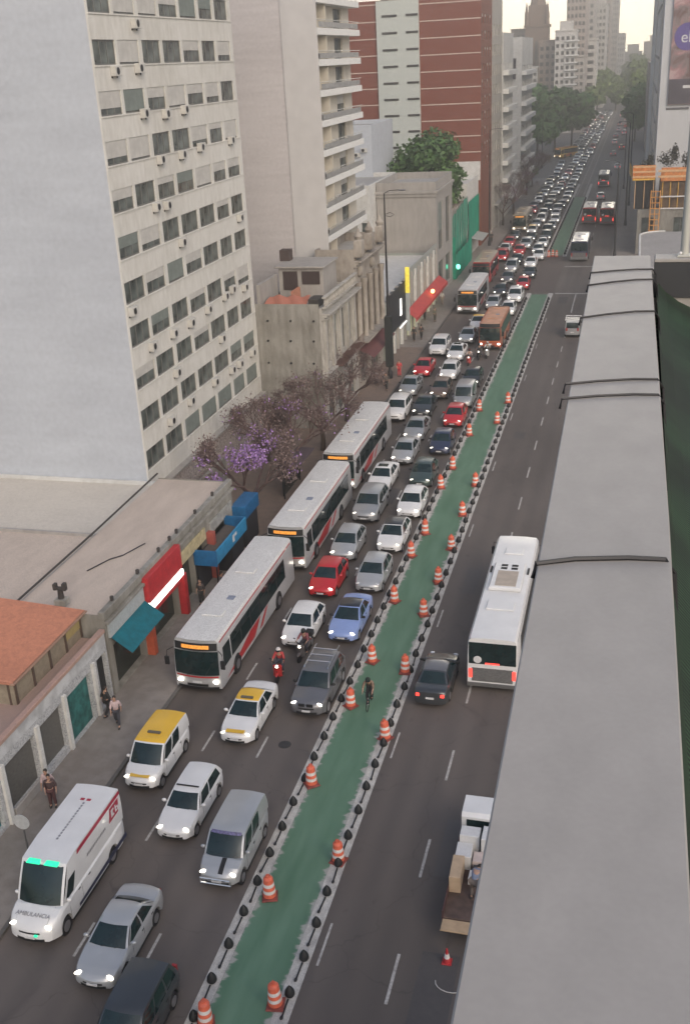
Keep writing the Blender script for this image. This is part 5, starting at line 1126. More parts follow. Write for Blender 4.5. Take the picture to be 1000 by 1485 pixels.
def crown_mesh(seed, lobes, n, size, flat=.8):
    rr_ = random.Random(seed); mb = MB()
    for _ in range(n):
        c, r = rr_.choice(lobes); v = Vector((rr_.gauss(0, 1), rr_.gauss(0, 1), rr_.gauss(0, 1))).normalized()
        rad = rr_.random() ** .35; rad *= 1 + .12 * sin(v.x * 7 + c[0]) * cos(v.z * 6 + c[1]) + .1 * sin(v.y * 11)
        p = Vector(c) + Vector((v.x * r[0], v.y * r[1], v.z * r[2])) * rad
        a = Vector((rr_.gauss(0, 1), rr_.gauss(0, 1), rr_.gauss(0, .6))).normalized(); b_ = a.cross(v + Vector((.01, .2, .1))).normalized(); s_ = size * rr_.uniform(.5, 1.3)
        mb.quad([p - a * s_, p - b_ * s_ * flat, p + a * s_, p + b_ * s_ * flat])
    return mb
def branches(mb, p, d, ln, r, depth, rr_, tips, spread=.55, up=.15):
    q = p + d * ln; mid = p.lerp(q, .5) + Vector((rr_.uniform(-1, 1), rr_.uniform(-1, 1), 0)) * ln * .07
    mb.tube([p, mid, q], [r, r * .85, r * .68], 5 if depth < 3 else 7)
    if depth == 0: tips.append(q); return
    for _ in range(3 if depth > 1 else rr_.choice((2, 3))):
        nd = (d + Vector((rr_.uniform(-1, 1), rr_.uniform(-1, 1), rr_.uniform(-.5, .8))) * spread + Vector((0, 0, up))).normalized()
        branches(mb, q, nd, ln * rr_.uniform(.62, .82), r * .6, depth - 1, rr_, tips, spread, up)
def jacaranda(name, label, loc, h, seed, flowers, purple, lean=(0, 0)):
    root = empty(name, loc); tag(root, label, 'tree', 'jacaranda trees on the left pavement'); rr_ = random.Random(seed)
    t = MB(); base = Vector((0, 0, 0)); fork = Vector((lean[0] * .25, lean[1] * .25, h * .25)); t.tube([base, base.lerp(fork, .5) + Vector((.05, .04, 0)), fork], [.24, .19, .16], 9); t.build('trunk', BARK, root, 50)
    br = MB(); tips = []
    for i in range(4):
        a = i * pi / 2 + rr_.uniform(-.4, .4); d = Vector((cos(a) * .75 + lean[0] * .1, sin(a) * .75 + lean[1] * .1, .8)).normalized(); branches(br, fork, d, h * .25, .12, 4, rr_, tips, .6, .03)
    br.build('branches', TWIG, root, 60)
    tw = MB()
    for p in tips:
        for _ in range(3):
            d = Vector((rr_.gauss(0, 1), rr_.gauss(0, 1), rr_.gauss(.1, .7))).normalized(); tw.tube([p, p + d * rr_.uniform(.3, .8)], [.012, .006], 3)
    tw.build('twigs', TWIG, root)
    fm = MB(); bmn = MB()
    for p in tips:
        isf = purple(p, rr_)
        for _ in range(flowers if isf else flowers // 2):
            q = p + Vector((rr_.gauss(0, .28), rr_.gauss(0, .28), rr_.gauss(0, .25))); a = Vector((rr_.gauss(0, 1), rr_.gauss(0, 1), rr_.gauss(0, 1))).normalized(); b_ = a.orthogonal().normalized(); s_ = rr_.uniform(.05, .10)
            (fm if isf else bmn).quad([q - a * s_, q - b_ * s_ * .7, q + a * s_, q + b_ * s_ * .7])
    if fm.f: fm.build('crown', LPURP, root)
    if bmn.f: bmn.build('crown' if not fm.f else 'dry_leaves', LBRN, root)
    return root
jacaranda('jacaranda_tree', 'nearest jacaranda, its fork above the blue kiosk and bright violet flowers on the near side', (-24.4, 62.8, .13), 6.5, 3, 26, lambda p, r: (-1.3 < p.x < 2.0 and p.y < 1.0 and r.random() < .7) or r.random() < .05, (.3, .2))
jacaranda('jacaranda_tree', 'second jacaranda with mauve flowers on bare branches beside the apartment block', (-24.0, 69.5, .13), 7.0, 5, 9, lambda p, r: r.random() < .06)
jacaranda('jacaranda_tree', 'almost bare reddish tree behind the farthest of the three parked buses', (-23.3, 77.0, .13), 6.6, 9, 9, lambda p, r: r.random() < .02)
jacaranda('jacaranda_tree', 'bare brown tree in front of the old stone house', (-23.2, 84.5, .13), 6.6, 13, 8, lambda p, r: False)
jacaranda('jacaranda_tree', 'brownish tree close to the garden wall under the apartment windows', (-27.0, 74.0, .13), 5.2, 21, 9, lambda p, r: r.random() < .02)
def leafy(name, label, loc, h, crown_r, mats_, seed, n=2600, size=.4, group=None, cat='tree', trunk=True):
    root = empty(name, loc); tag(root, label, cat, group); rr_ = random.Random(seed)
    t = MB(); t.tube([(0, 0, 0), (.1, 0, h * .3), (0, .1, h * .62)], [.35, .28, .16], 8)
    for i in range(5): a = i * 1.26; t.tube([(0, 0, h * .32), (cos(a) * crown_r * .4, sin(a) * crown_r * .4, h * .55), (cos(a) * crown_r * .7, sin(a) * crown_r * .7, h * .7)], [.16, .11, .05], 6)
    t.build('trunk', BARK, root, 50)
    lobes = []
    for i in range(13):
        a = rr_.uniform(0, 2 * pi); d = crown_r * rr_.uniform(.1, .66); z = h * rr_.uniform(.36, .82); s_ = crown_r * rr_.uniform(.34, .52)
        lobes.append(((cos(a) * d, sin(a) * d, z), (s_, s_, s_ * .75)))
    crown_mesh(seed, lobes, n, size).build('crown', mats_, root); return root
leafy('ficus_tree', 'dense bright green tree rising behind the square grey building', (-31.0, 160.0, 0), 21.5, 7.6, LGREEN, 4, 11000, .36)
leafy('ficus_tree', 'smaller green tree left of the dense one behind the grey building', (-36.0, 158, 0), 18.6, 4.6, LGREEN, 6, 2500, .36)
for i, (x, y, h, r, lab) in enumerate(((-37, 322, 17.5, 6.5, 'leftmost dark green plaza tree'), (-28.5, 330, 18.0, 7, 'dark plaza tree second from the left'), (-25, 352, 18.5, 7, 'dark plaza tree behind the yellow bus'), (-21, 372, 18, 6.5, 'rightmost dark plaza tree overhanging the avenue'), (-34, 365, 20, 7, 'tall dark plaza tree behind the front pair'))):
    leafy('plaza_tree', lab, (x, y, 0), h * 1.08, r * 1.15, LDARK, 30 + i, 6500, .75, 'dark trees in the plaza on the left')
for i, (x, y, h, r, lab) in enumerate(((-22, 470, 19, 6, 'first olive street tree past the plaza on the left'), (-21, 520, 21, 6.5, 'second olive street tree past the plaza on the left'), (-20.5, 575, 22, 7, 'third olive street tree past the plaza on the left'), (-20, 640, 22, 7, 'farthest olive street tree on the left'), (-1, 380, 16.5, 5.0, 'nearest street tree on the right beside the grey tower'), (0, 430, 19, 5.5, 'second street tree on the right by the far traffic'), (-1, 500, 22, 6.5, 'third street tree on the right in the haze'), (-2, 600, 25, 7, 'fourth street tree on the right in the haze'), (-2, 720, 27, 8, 'farthest street tree on the right under the bright sky'), (-6, 900, 27, 9, 'hazy tree crown closing the end of the avenue'), (-11.5, 575, 15, 6, 'first tree on the far median under the bright gap'), (-13, 650, 19, 7, 'second tree on the far median under the bright gap'), (-8, 700, 20, 7, 'right hand tree on the far median under the bright gap'))):
    leafy('street_tree', lab, (x, y, 0), h, r, LGOLD if i not in (4, 5) else LDARK, 50 + i, 4200, .85, 'street trees towards the end of the avenue')
for i, (x, z, sx_) in enumerate(((1.4, 11.2, 1.2), (4.6, 12.4, 1.6), (7.5, 12.3, 1.2))):
    sr = crown_mesh(90 + i, [((0, 0, 1.2), (sx_, 1.0, 1.3)), ((sx_ * .5, .2, 2.1), (.5, .5, 1.2))], 700, .16).build('potted_shrub', LSHR, None, None, False, (x, 169, z)); tag(sr, ('dark shrub on the orange deck beside the tower corner', 'dark bushy shrub on the roof below the billboard', 'right dark shrub on the roof below the billboard')[i], 'shrub')
for i, (x, y, h, lab) in enumerate(((-23, 198, 8.0, 'brown leafless street tree beyond the green netting'), (-22.6, 212, 9.0, 'taller brownish street tree before the side street'), (-23, 242, 9.5, 'dull brown street tree in front of the white building'), (-23.2, 257, 8.5, 'small brown tree beside the plaza corner'))):
    jacaranda('street_tree', lab, (x, y, .13), h, 70 + i, 10, lambda p, r: r.random() < .06)
bs = MB()
for k in range(900):
    a, d = rnd.uniform(0, 6.28), rnd.random() ** .5; bs.v and None
    p = Vector((-29 + 5 * d * cos(a), 285 + 5 * d * sin(a), rnd.uniform(.1, 2.2))); q = Vector((rnd.gauss(0, 1), rnd.gauss(0, 1), rnd.gauss(0, 1))).normalized(); w_ = q.orthogonal().normalized(); bs.quad([p - q * .35, p - w_ * .25, p + q * .35, p + w_ * .25])
o = bs.build('hedge', LGREEN); tag(o, 'low green hedge patch at the plaza corner', 'hedge')
for i, (x, y, w, lab) in enumerate(((-39, 292, 12, 'long flat white kiosk roof at the plaza edge'), (-34, 312, 5, 'small white kiosk under the plaza trees'))):
    k = empty('plaza_kiosk', (x, y, 0)); tag(k, lab, 'kiosk'); MB().box(0, w, 0, 4, 3.0, 3.3, bev=.05).build('roof', WHITEW, k); MB().box(.5, w - .5, .4, 3.6, 0, 2.99).build('wall', mat('kiosk_purple', (.12, .10, .13), .7) if i == 0 else WHITEW, k); MB().box(1, w * .5, .34, .39, .6, 2.2).build('window', GLASSB, k)

# ------------------------------------------------------------------ street furniture
def lamp(label, x, y, h, arm=0, name='street_lamp', r=.10):
    root = empty(name, (x, y, .12)); tag(root, label, 'lamp post', 'tall dark lamp posts along the avenue')
    MB().lathe([(.26, 0), (.24, .7), (r * 1.3, .9), (r, h * .6), (r * .6, h)], 12).build('pole', DARKM, root, 40)
    MB().tube([(0, 0, h), (arm * .5, 0, h + .25), (arm * 1.4, 0, h + .3)], .04, 6).build('arm', DARKM, root, 50)
    MB().ell((arm * 1.7, 0, h + .27), (.38, .16, .09), 10, 6).build('lamp_head', mat('lamp_head_grey', (.12, .12, .13), .5), root, 60); return root
l1 = lamp('tall dark lamp post with thick base by the old brown house', -22.3, 98.0, 17.6, 1)
MB().box(-.35, .35, -.3, .3, 1.2, 6.2, bev=.05).build('cabinet', mat('cabinet_black', (.02, .024, .024), .6), l1); MB().tube([(0, 0, 15.7), (.5, 0, 15.9), (.9, 0, 15.7), (.5, 0, 15.5), (.1, 0, 15.6)], .03, 5).build('ring', DARKM, l1)
lamp('lamp post before the red brick tower on the left pavement', -22.6, 176, 17.8, 1)
lamp('lamp post on the right pavement nearest the parapet', -2.4, 164.5, 13.6, -1, r=.13); lamp('taller lamp post behind the red topped buses on the right', -1.3, 196, 17, -1, r=.13); lamp('slim lamp post behind the yellow corner', -1.0, 222, 17, -1, r=.12)
lamp('lamp post beside the plaza kiosks', -24.5, 300, 14, 1); lamp('lamp post on the right between the far cars', -2.4, 250, 13, -1)
sg_ = empty('road_sign', (-21.5, 28.0, .13)); tag(sg_, 'pale disc road sign on a thin pole at the bottom left kerb', 'road sign')
MB().lathe([(.035, 0), (.035, 2.9)], 8).build('pole', mat('grey_pole', (.12, .12, .12), .5, .4), sg_, 40); MB().lathe([(.34, -.015), (.34, .015)], 24, axis='y', c=(0, -.05, 2.6)).build('disc', mat('sign_back', (.45, .46, .46), .5, .2, .2, 4), sg_)
# kiosk
K_ = empty('news_kiosk', (-24.0, 51.6, .13)); tag(K_, 'blue open topped newsstand on the pavement beside the buses', 'kiosk')
BL = mat('kiosk_blue', (.015, .11, .26), .5, 0, .2, 3); BLL = mat('kiosk_blue_light', (.03, .22, .42), .5, 0, .15, 3)
MB().box(0, 1.45, 0, .07, 1.9, 2.9, bev=.01).build('fascia', BL, K_); MB().box(1.38, 1.46, .08, 5.2, 2.0, 2.9, bev=.01).build('fascia', BLL, K_); MB().box(0, 1.37, 5.13, 5.2, 1.9, 2.9, bev=.01).build('fascia', BL, K_)
MB().box(0, .1, .08, 5.1, .0, 2.3).box(.1, 1.2, 3.2, 5.1, 0, 1.9).build('body', mat('kiosk_inside', (.03, .03, .035), .8), K_)
MB().quad([(.1, 1.0, 2.3), (1.3, 1.0, 2.1), (1.3, 5.1, 2.1), (.1, 5.1, 2.3)]).build('roof', mat('kiosk_roof', (.10, .085, .075), .8), K_)
for (x, y) in ((1.35, .1), (1.35, 2.6), (1.35, 5.0), (.1, .1)): MB().box(x - .03, x + .03, y - .03, y + .03, 0, 1.95).build('post', DARKM, K_)
MB().box(1.465, 1.475, 2.7, 3.0, 2.25, 2.7).box(1.465, 1.475, 3.1, 3.4, 2.5, 2.7).build('white_mark', PLATE, K_)
K2 = empty('news_kiosk', (-24.1, 58.2, .13)); tag(K2, 'small blue stall under the violet tree', 'kiosk'); MB().box(0, 1.0, 0, 2.6, 2.0, 2.9, bev=.02).build('fascia', BL, K2); MB().box(.05, .9, .1, 2.4, 0, 1.99).build('body', MATS['kiosk_inside'], K2)
sh_ = empty('bus_shelter', (-22.6, 66.5, .13)); tag(sh_, 'dark bus shelter between the trees and the second bus', 'bus shelter')
MB().box(-.8, .6, 0, 4, 2.5, 2.62, bev=.03).build('roof', mat('shelter_dark', (.07, .05, .06), .6, 0, .3, 4, stretch=(1, 9, 1)), sh_); MB().box(-.78, -.72, .1, 3.9, .2, 2.4).build('back_panel', CARG, sh_)
for y in (.1, 3.9): MB().box(-.7, -.62, y - .04, y + .04, 0, 2.5).build('post', DARKM, sh_)
# bollards along both kerb strips
bo = empty('bollard'); KIDS[bo.name] = []
MB().lathe([(.15, .0), (.18, .06), (.165, .18), (.10, .31), (.02, .42)], 14).build('cone', mat('bollard_rubber', (.012, .013, .014), .55), bo, 45)
MB().box(-.028, .028, -.98, -.2, 0, .05, bev=.012).ell((0, -.98, .04), (.06, .09, .05), 8, 5).build('rubber_bar', MATS['bollard_rubber'], bo, 40)
first = True
for side, x in (('left', -12.62), ('right', -9.80)):
    for i in range(72):
        y = 21.4 + i * 1.6
        for _ in (0,):
            c = copy_tree(bo) ; c.location = (x + rnd.uniform(-.03, .03), y, .012); c.rotation_euler = (0, 0, rnd.uniform(-.06, .06)); c.name = 'bollard'
            tag(c, 'black cone bollard with rubber bar along the %s edge of the green lane' % side, 'bollard', 'black cone bollards along the %s edge of the cycle lane' % side)
for side, x in (('left', -12.4), ('right', -9.9)):
    for i in range(30):
        c = copy_tree(bo); c.location = (x, 168 + i * 2.3, .012); c.name = 'bollard'; tag(c, 'black cone bollard beyond the crossing, %s edge of the green lane' % side, 'bollard', 'far bollards along the %s edge' % side)
drop_tree(bo)
# orange drums
dr = empty('traffic_drum')
MB().box(-.30, .30, -.30, .30, 0, .07, bev=.03).lathe([(.30, .05), (.28, .12)], 18).build('base', mat('drum_base', (.22, .05, .04), .7, 0, .2, 3), dr, 40)
prof = [(.25, .1), (.245, .28), (.24, .29), (.235, .42), (.23, .43), (.222, .57), (.215, .58), (.205, .71), (.20, .72), (.185, .9), (.12, .96), (.10, .97), (.09, 1.03)]
MB().lathe(prof, 18, ms=[0, 0, 1, 1, 0, 0, 1, 1, 0, 0, 0, 0]).build('barrel', [ORANGE, WHITEPL], dr, 40)
MB().tube([(-.09, 0, 1.0), (-.05, 0, 1.09), (.05, 0, 1.09), (.09, 0, 1.0)], .018, 5).build('handle', ORANGE, dr, 50)
DR = [(-12.19, 22.9, 'cut off by the bottom edge, on the left kerb strip'), (-10.15, 24.1, 'nearest on the right side of the green lane'), (-11.91, 28.8, 'on the left lane edge beside the white van'), (-12.24, 35.6, 'leaning on the left strip below the grey estate car'), (-12.05, 41.8, 'on the left strip beside the cyclist'), (-11.94, 46.0, 'on the left edge behind the cyclist'), (-12.18, 52.7, 'on the left strip beside the silver hatchback'), (-12.41, 58.8, 'on the left strip beside the white crossover'), (-12.17, 62.3, 'on the left edge just behind the white crossover'), (-12.5, 70.4, 'on the left strip beside the dark green hatchback'), (-12.3, 74.4, 'on the left strip behind the dark green hatchback'), (-9.85, 31.2, 'on the right strip beside the empty dash opposite the van'), (-9.8, 39.5, 'on the right strip below the dark red-lit sedan'), (-10.05, 45.3, 'on the right edge beside the dark sedan'), (-10.23, 51.4, 'on the right edge opposite the rear of the white bus'), (-10.11, 55.5, 'on the right edge opposite the middle of the white bus'), (-10.08, 60.2, 'on the right edge opposite the front of the white bus'), (-10.2, 65.7, 'on the right edge just beyond the white bus'), (-10.1, 71.2, 'on the right edge, third before the far gap'), (-10.28, 85.6, 'on the right edge, second before the far gap'), (-10.0, 91.3, 'on the right edge, last before the far gap'), (-12.15, 82.2, 'on the left strip beside the near red car'), (-12.27, 88.9, 'on the left strip beside the pale van')]
for i, (x, y, lab) in enumerate(DR):
    c = copy_tree(dr); c.location = (x, y, .012); c.rotation_euler = (rnd.uniform(-.03, .03), rnd.uniform(-.03, .03), rnd.uniform(0, 3)); c.name = 'traffic_drum'
    tag(c, 'orange and white traffic drum ' + lab, 'traffic drum', 'orange and white drums along the cycle lane')
for i, x in enumerate((-12.2, -11.6, -11.0)):
    c = copy_tree(dr); c.location = (x, 165.6 + .4 * (i % 2), .006); c.name = 'traffic_drum'; tag(c, ('left', 'middle', 'right')[i] + ' orange drum of the three closing the lane beyond the crossing', 'traffic drum', 'three drums beyond the crossing')
drop_tree(dr)

# ------------------------------------------------------------------ vehicles
def F_(y): return y * (1 - .3 / 29)
V = [
 ('sedan', 'silver', -16.43, 23.45, 'silver sedan ahead of the white estate, beside the ambulance', dict(head='on')),
 ('minivan', 'dark grey', -14.3, 20.1, 'dark grey car cut off by the bottom edge beside the cycle lane', dict(head='off', cat='car')),
 ('wagon', 'white', -16.75, 31.1, 'white estate car with a roof bar, level with the white van', dict(head='on')),
 ('van', 'silver', -13.97, 28.94, 'silver white delivery van with bull bar and bonnet stripe next to the bollards', dict(head='on', cat='van')),
 ('van', 'white', -19.47, 33.87, 'small white taxi van with yellow roof in the kerb lane', dict(head='on', roof='yellow', cat='taxi', name='taxi_van')),
 ('sedan', 'white', -16.5, 37.89, 'white taxi sedan with yellow roof in front of the red scooter', dict(head='dim', roof='yellow', cat='taxi', name='taxi_car')),
 ('suv', 'grey', -13.85, 40.66, 'large grey estate suv with roof bars next to the cyclist', dict(head='on')),
 ('hatchback', 'white', -16.36, 46.83, 'white hatchback behind the two motorbikes', dict(head='on')),
 ('sedan', 'blue', -13.99, 47.83, 'pale blue sedan with dark glass roof panel', dict(head='on', roof='black')),
 ('hatchback', 'red', -16.52, 52.69, 'bright red hatchback behind the white hatchback beside the first bus', dict(head='on')),
 ('hatchback', 'silver', -13.95, 53.73, 'silver hatchback with lamps off behind the blue sedan', dict(head='off')),
 ('hatchback', 'silver', -16.56, 57.69, 'silver hatchback following the bright red hatchback', dict(head='on')),
 ('hatchback', 'white', -13.91, 59.32, 'white crossover with open black sunroof next to the drums', dict(head='dim', roof='black')),
 ('suv', 'light grey', -16.56, 63.69, 'light grey off-road car beside the second bus', dict(head='dim')),
 ('hatchback', 'white', -13.77, 64.91, 'white hatchback between the crossover and the dark green car', dict(head='on')),
 ('sedan', 'white', -16.87, 69.31, 'white low sedan with dark sunroof beside the gap between two buses', dict(head='off')),
 ('hatchback', 'green', -14.03, 70.64, 'dark green hatchback in the lane beside the bollards', dict(head='dim')),
 ('sedan', 'silver', -16.36, 75.13, 'silver sedan alongside the third bus', dict(head='on')),
 ('hatchback', 'dark blue', -13.8, 77.63, 'dark blue hatchback ahead of the near red car', dict(head='dim')),
 ('sedan', 'light grey', -16.51, 80.63, 'light grey sedan behind the silver sedan at the tail of the third bus', dict(head='on')),
 ('hatchback', 'red', -13.85, 84.48, 'red compact with blue windscreen in the bollard lane', dict(head='dim')),
 ('suv', 'white', -19.11, 85.42, 'white suv first in the kerb lane behind the three buses', dict(head='off')),
 ('sedan', 'dark grey', -17.01, 86.99, 'dark grey sedan next to the white kerb-lane suv', dict(head='on')),
 ('sedan', 'light grey', -19.46, 92.97, 'light grey sedan behind the white kerb-lane suv', dict(head='dim')),
 ('van', 'light grey', -13.84, 89.9, 'pale grey van behind the red compact in the bollard lane', dict(head='off', cat='van')),
 ('hatchback', 'brown', -16.41, 92.38, 'dark brown hatchback behind the dark grey sedan', dict(head='on')),
 ('hatchback', 'black', -14.04, 96.38, 'black compact ahead of the motorbike riders', dict(head='on')),
 ('hatchback', 'white', -16.58, 98.51, 'white hatchback two ahead of the red bus, beside the black compact', dict(head='on')),
 ('sedan', 'red', -19.37, 99.5, 'red sedan in the kerb lane near the pedestrian in red', dict(head='on')),
 ('sedan', 'white', -17.0, 105.6, 'white sedan with dark sunroof before the silver car', dict(head='on')),
 ('suv', 'white', -19.16, 107.41, 'white suv behind the red kerb-lane sedan', dict(head='off')),
 ('sedan', 'silver', -16.9, 112.8, 'silver car beside the front of the red bus', dict(head='on')),
 ('sedan', 'white', -16.6, 119.0, 'white taxi with pale yellow roof beside the red bus', dict(head='off', roof='yellow', cat='taxi', name='taxi_car')),
 ('hatchback', 'silver', -16.2, 129.8, 'silver hatchback right of the bus with the yellow sign', dict(head='dim')),
 ('hatchback', 'white', -13.98, 126.5, 'white hatchback directly behind the red bus', dict(head='on')),
 ('suv', 'white', -13.9, 133.5, 'white suv second behind the red bus', dict(head='on')),
 ('hatchback', 'dark grey', -16.2, 137.5, 'dark hatchback just before the crossing in the middle lane', dict(head='on')),
]
grp = 'vehicles queued in the oncoming lanes'
for (k, c, x, y, lab, kw) in V:
    kw = dict(kw); place_car(k, c, x, F_(y), lab, kw.pop('cat', 'car'), **kw)
# extras on single cars, fixed to them
def last(label):
    for o in bpy.data.objects:
        if o.get('label', '') == label: return o
o = last('large grey estate suv with roof bars next to the cyclist'); K = KINDS['suv']
for sg in (-1, 1): MB().tube([(sg * .60, 2.0, 1.72), (sg * .60, 2.1, 1.78), (sg * .60, 4.2, 1.78), (sg * .60, 4.3, 1.70)], .025, 5).build('roof_rail', CHROME, o)
for y in (2.5, 3.1, 3.7): MB().box(-.62, .62, y, y + .07, 1.79, 1.83, bev=.01).build('cross_bar', CHROME, o)
for y in (.9,): MB().box(-.36, -.05, -.03, .03, .78, .95, bev=.02).box(.05, .36, -.03, .03, .78, .95, bev=.02).build('kidney_grille', BLACK, o)
o = last('white estate car with a roof bar, level with the white van'); MB().box(-.5, .5, 1.98, 2.04, 1.43, 1.48, bev=.01).build('roof_bar', DARKM, o)
o = last('silver white delivery van with bull bar and bonnet stripe next to the bollards')
MB().tube([(-.62, -.10, .5), (-.6, -.12, .75), (.6, -.12, .75), (.62, -.10, .5)], .03, 6).tube([(-.62, -.10, .5), (.62, -.10, .5)], .03, 6).build('bull_bar', CHROME, o)
f_v = surf(KINDS['van'])[0]
MB().grid(lambda u, v: (lerp(.03, .22, u), lerp(.12, .74, v), interp(KINDS['van']['top'], lerp(.12, .74, v)) + .052), 2, 5).build('bonnet_stripe', BLACK, o)
MB().grid(lambda u, v: tuple(f_v(lerp(-.85, .85, u), lerp(.88, 1.0, v)) + Vector((0, -.012, .012))), 8, 1).build('sun_strip', mat('violet_strip', (.12, .11, .22), .5, 0, .6, 14), o)
for lab in ('small white taxi van with yellow roof in the kerb lane', 'white taxi sedan with yellow roof in front of the red scooter'):
    o = last(lab); z = 1.80 if 'van' in lab else 1.42; MB().box(-.30, .30, 2.0, 2.12, z, z + .11, bev=.02).build('roof_sign', mat('taxi_sign', (.10, .09, .07), .6), o)
    MB().box(-.45, .45, .10, .35, .80 if z < 1.6 else .86, .815 if z < 1.6 else .875).build('bonnet_band', paint('yellow'), o)
for lab in ('white low sedan with dark sunroof beside the gap between two buses', 'white sedan with dark sunroof before the silver car', 'silver sedan ahead of the white estate, beside the ambulance'):
    o = last(lab)
    if 'ambulance' not in lab: MB().box(-.36, .36, 2.05, 2.6, 1.425, 1.452, bev=.01).build('sunroof', CARG, o)
# ambulance
A = place_car('ambulance', 'white', -19.63, F_(24.88), 'white ambulance van with green roof lights and red side stripe', 'ambulance', head='on')
KA = KINDS['ambulance']; GLOW = mat('green_beacon', (.02, .45, .25), .3, emit=.9, ecol=(.03, .9, .42), var=.5, scale=14)
fa = surf(KA)[0]
for sg in (-1, 1): MB().box(sg * .36 - .27, sg * .36 + .27, 1.50, 1.74, 2.50, 2.64, bev=.05).build('beacon', GLOW, A)
MB().box(-.75, .75, 1.60, 1.95, 2.46, 2.56, bev=.03).build('beacon_base', paint('white'), A)
MB().box(.22, .34, -.05, .02, .62, .72, bev=.02).build('green_flasher', GLOW, A)
hb = 1.0; sd = surf(KA)[1](1); REDM = mat('ambulance_red', (.36, .02, .05), .4)
g = MB().grid(lambda u, v: tuple(sd(lerp(.18, 1, u), lerp(.84, .95, v))), 16, 1, off=.008); g.build('red_stripe', REDM, A)
g = MB().quad([(1.0 * hb + .012, 1.9, .40), (1.012 * hb, 5.9, .40), (1.012 * hb, 5.9, .62), (1.012 * hb, 1.9, .55)]); g.build('dark_sill_stripe', mat('navy', (.03, .035, .07), .4), A)
g = MB().grid(lambda u, v: tuple(sd(lerp(.76 + .03 * v, .93 + .03 * v, u), lerp(.42, .80, v))), 4, 3, off=.012); pr_ = g.build('red_panel', REDM, A)
g = MB()
for (a, b_, c, d) in ((.795, .83, .50, .72), (.83, .85, .50, .56), (.83, .85, .66, .72), (.87, .89, .50, .72), (.89, .925, .50, .55), (.89, .925, .60, .64), (.91, .925, .55, .60)): g.grid(lambda u, v: tuple(sd(lerp(a, b_, u) + .012, lerp(c, d, v))), 2, 1, off=.018)
g.build('white_mark', PLATE, A)
g = MB()
for i in range(13): g.grid(lambda u, v: tuple(sd(.36 + i * .026 + .016 * u, lerp(.42, .50, v))), 1, 1, off=.012)
g.build('grey_lettering', mat('grey_ink', (.22, .22, .24), .6), A)
g = MB()
for i in range(14): g.box(-.05, .03, 2.7 + i * .16, 2.8 + i * .16, 2.722, 2.727)
g.build('roof_lettering', MATS['grey_ink'], A)
MB().box(-.25, -.08, 5.0, 5.12, 2.70, 2.735).box(.02, .19, 5.0, 5.12, 2.70, 2.735).box(.2, .4, 5.75, 5.85, 2.66, 2.70).build('roof_lamp', REDM, A)
tm = put_text('bonnet_lettering', 'AMBULANCIA', .22, (0, .45, 1.182), (R_(20), 0, 0), MATS['grey_ink'], A)

BUSG = mat('bus_pale_grey', (.46, .46, .465), .4, .1, .05, 1.5, coat=.4)
# buses in the kerb lane
make_bus('city_bus', 'first of the three grey city buses, amber sign, beside the white hatchback', -19.9, 41.5, BUSG, 'red', L=12.6)
make_bus('city_bus', 'middle grey city bus with amber sign near the violet tree', -19.6, 55.4, BUSG, 'red', L=11.8)
make_bus('city_bus', 'third grey city bus with swirled roof marks and amber sign', -19.75, 68.6, BUSG, 'red', L=12.6)
make_bus('city_bus', 'grey bus with yellow sign by the red awning', -18.9, F_(127.6), BUSG, 'red', L=11)
make_bus('city_bus', 'red fronted bus in the lane beside the bollards', -14.0, F_(110.6), mat('bus_brick', (.42, .10, .055), .4, 0, .1, 1, coat=.5), 'orange', roofc=mat('bus_roof_orange', (.50, .27, .17), .6, 0, .2, 1), L=8.6, Wd=2.35, H=2.85, sign=False)
make_bus('city_bus', 'pale roofed bus with red waist parked beyond the yellow signed bus', -19.7, F_(146), 'red', 'red', roofc='beige', L=10, sign=False, head='off')
make_bus('city_bus', 'beige bus with lit lamps farther up the kerb lane', -19.2, F_(192), 'beige', 'brown', roofc='beige', L=11)
make_bus('city_bus', 'white bus seen from behind next to the parapet', -5.45, 44.2, 'white', 'light grey', rear_view=True, rz=pi, ac=2, roofc='white', L=12.4, group='buses driving away on the right')
make_bus('city_bus', 'white topped bus with blue rear past the crossing', -7.45, F_(163), 'dark blue', 'blue', rear_view=False, rz=pi, roofc='white', low='light grey', L=9.5, group='buses driving away on the right')
make_bus('city_bus', 'left of the two red buses side by side on the right', -7.6, F_(200), 'red', 'red', rear_view=True, rz=pi, roofc='white', L=9, group='buses driving away on the right')
make_bus('city_bus', 'right of the two red buses side by side on the right', -4.5, F_(199), 'red', 'red', rear_view=True, rz=pi, roofc='white', L=9, group='buses driving away on the right')
make_bus('city_bus', 'white and red bus ahead of the red pair on the right', -6.9, F_(256), 'white', 'red', rear_view=True, rz=pi, roofc='white', L=9.5, group='buses driving away on the right')
make_bus('city_bus', 'small yellow bus turning out of the plaza', -22.5, 328, 'yellow', 'orange', roofc='yellow', L=8.6, H=2.8, Wd=2.3, rz=R_(-30), group='city buses in the avenue')
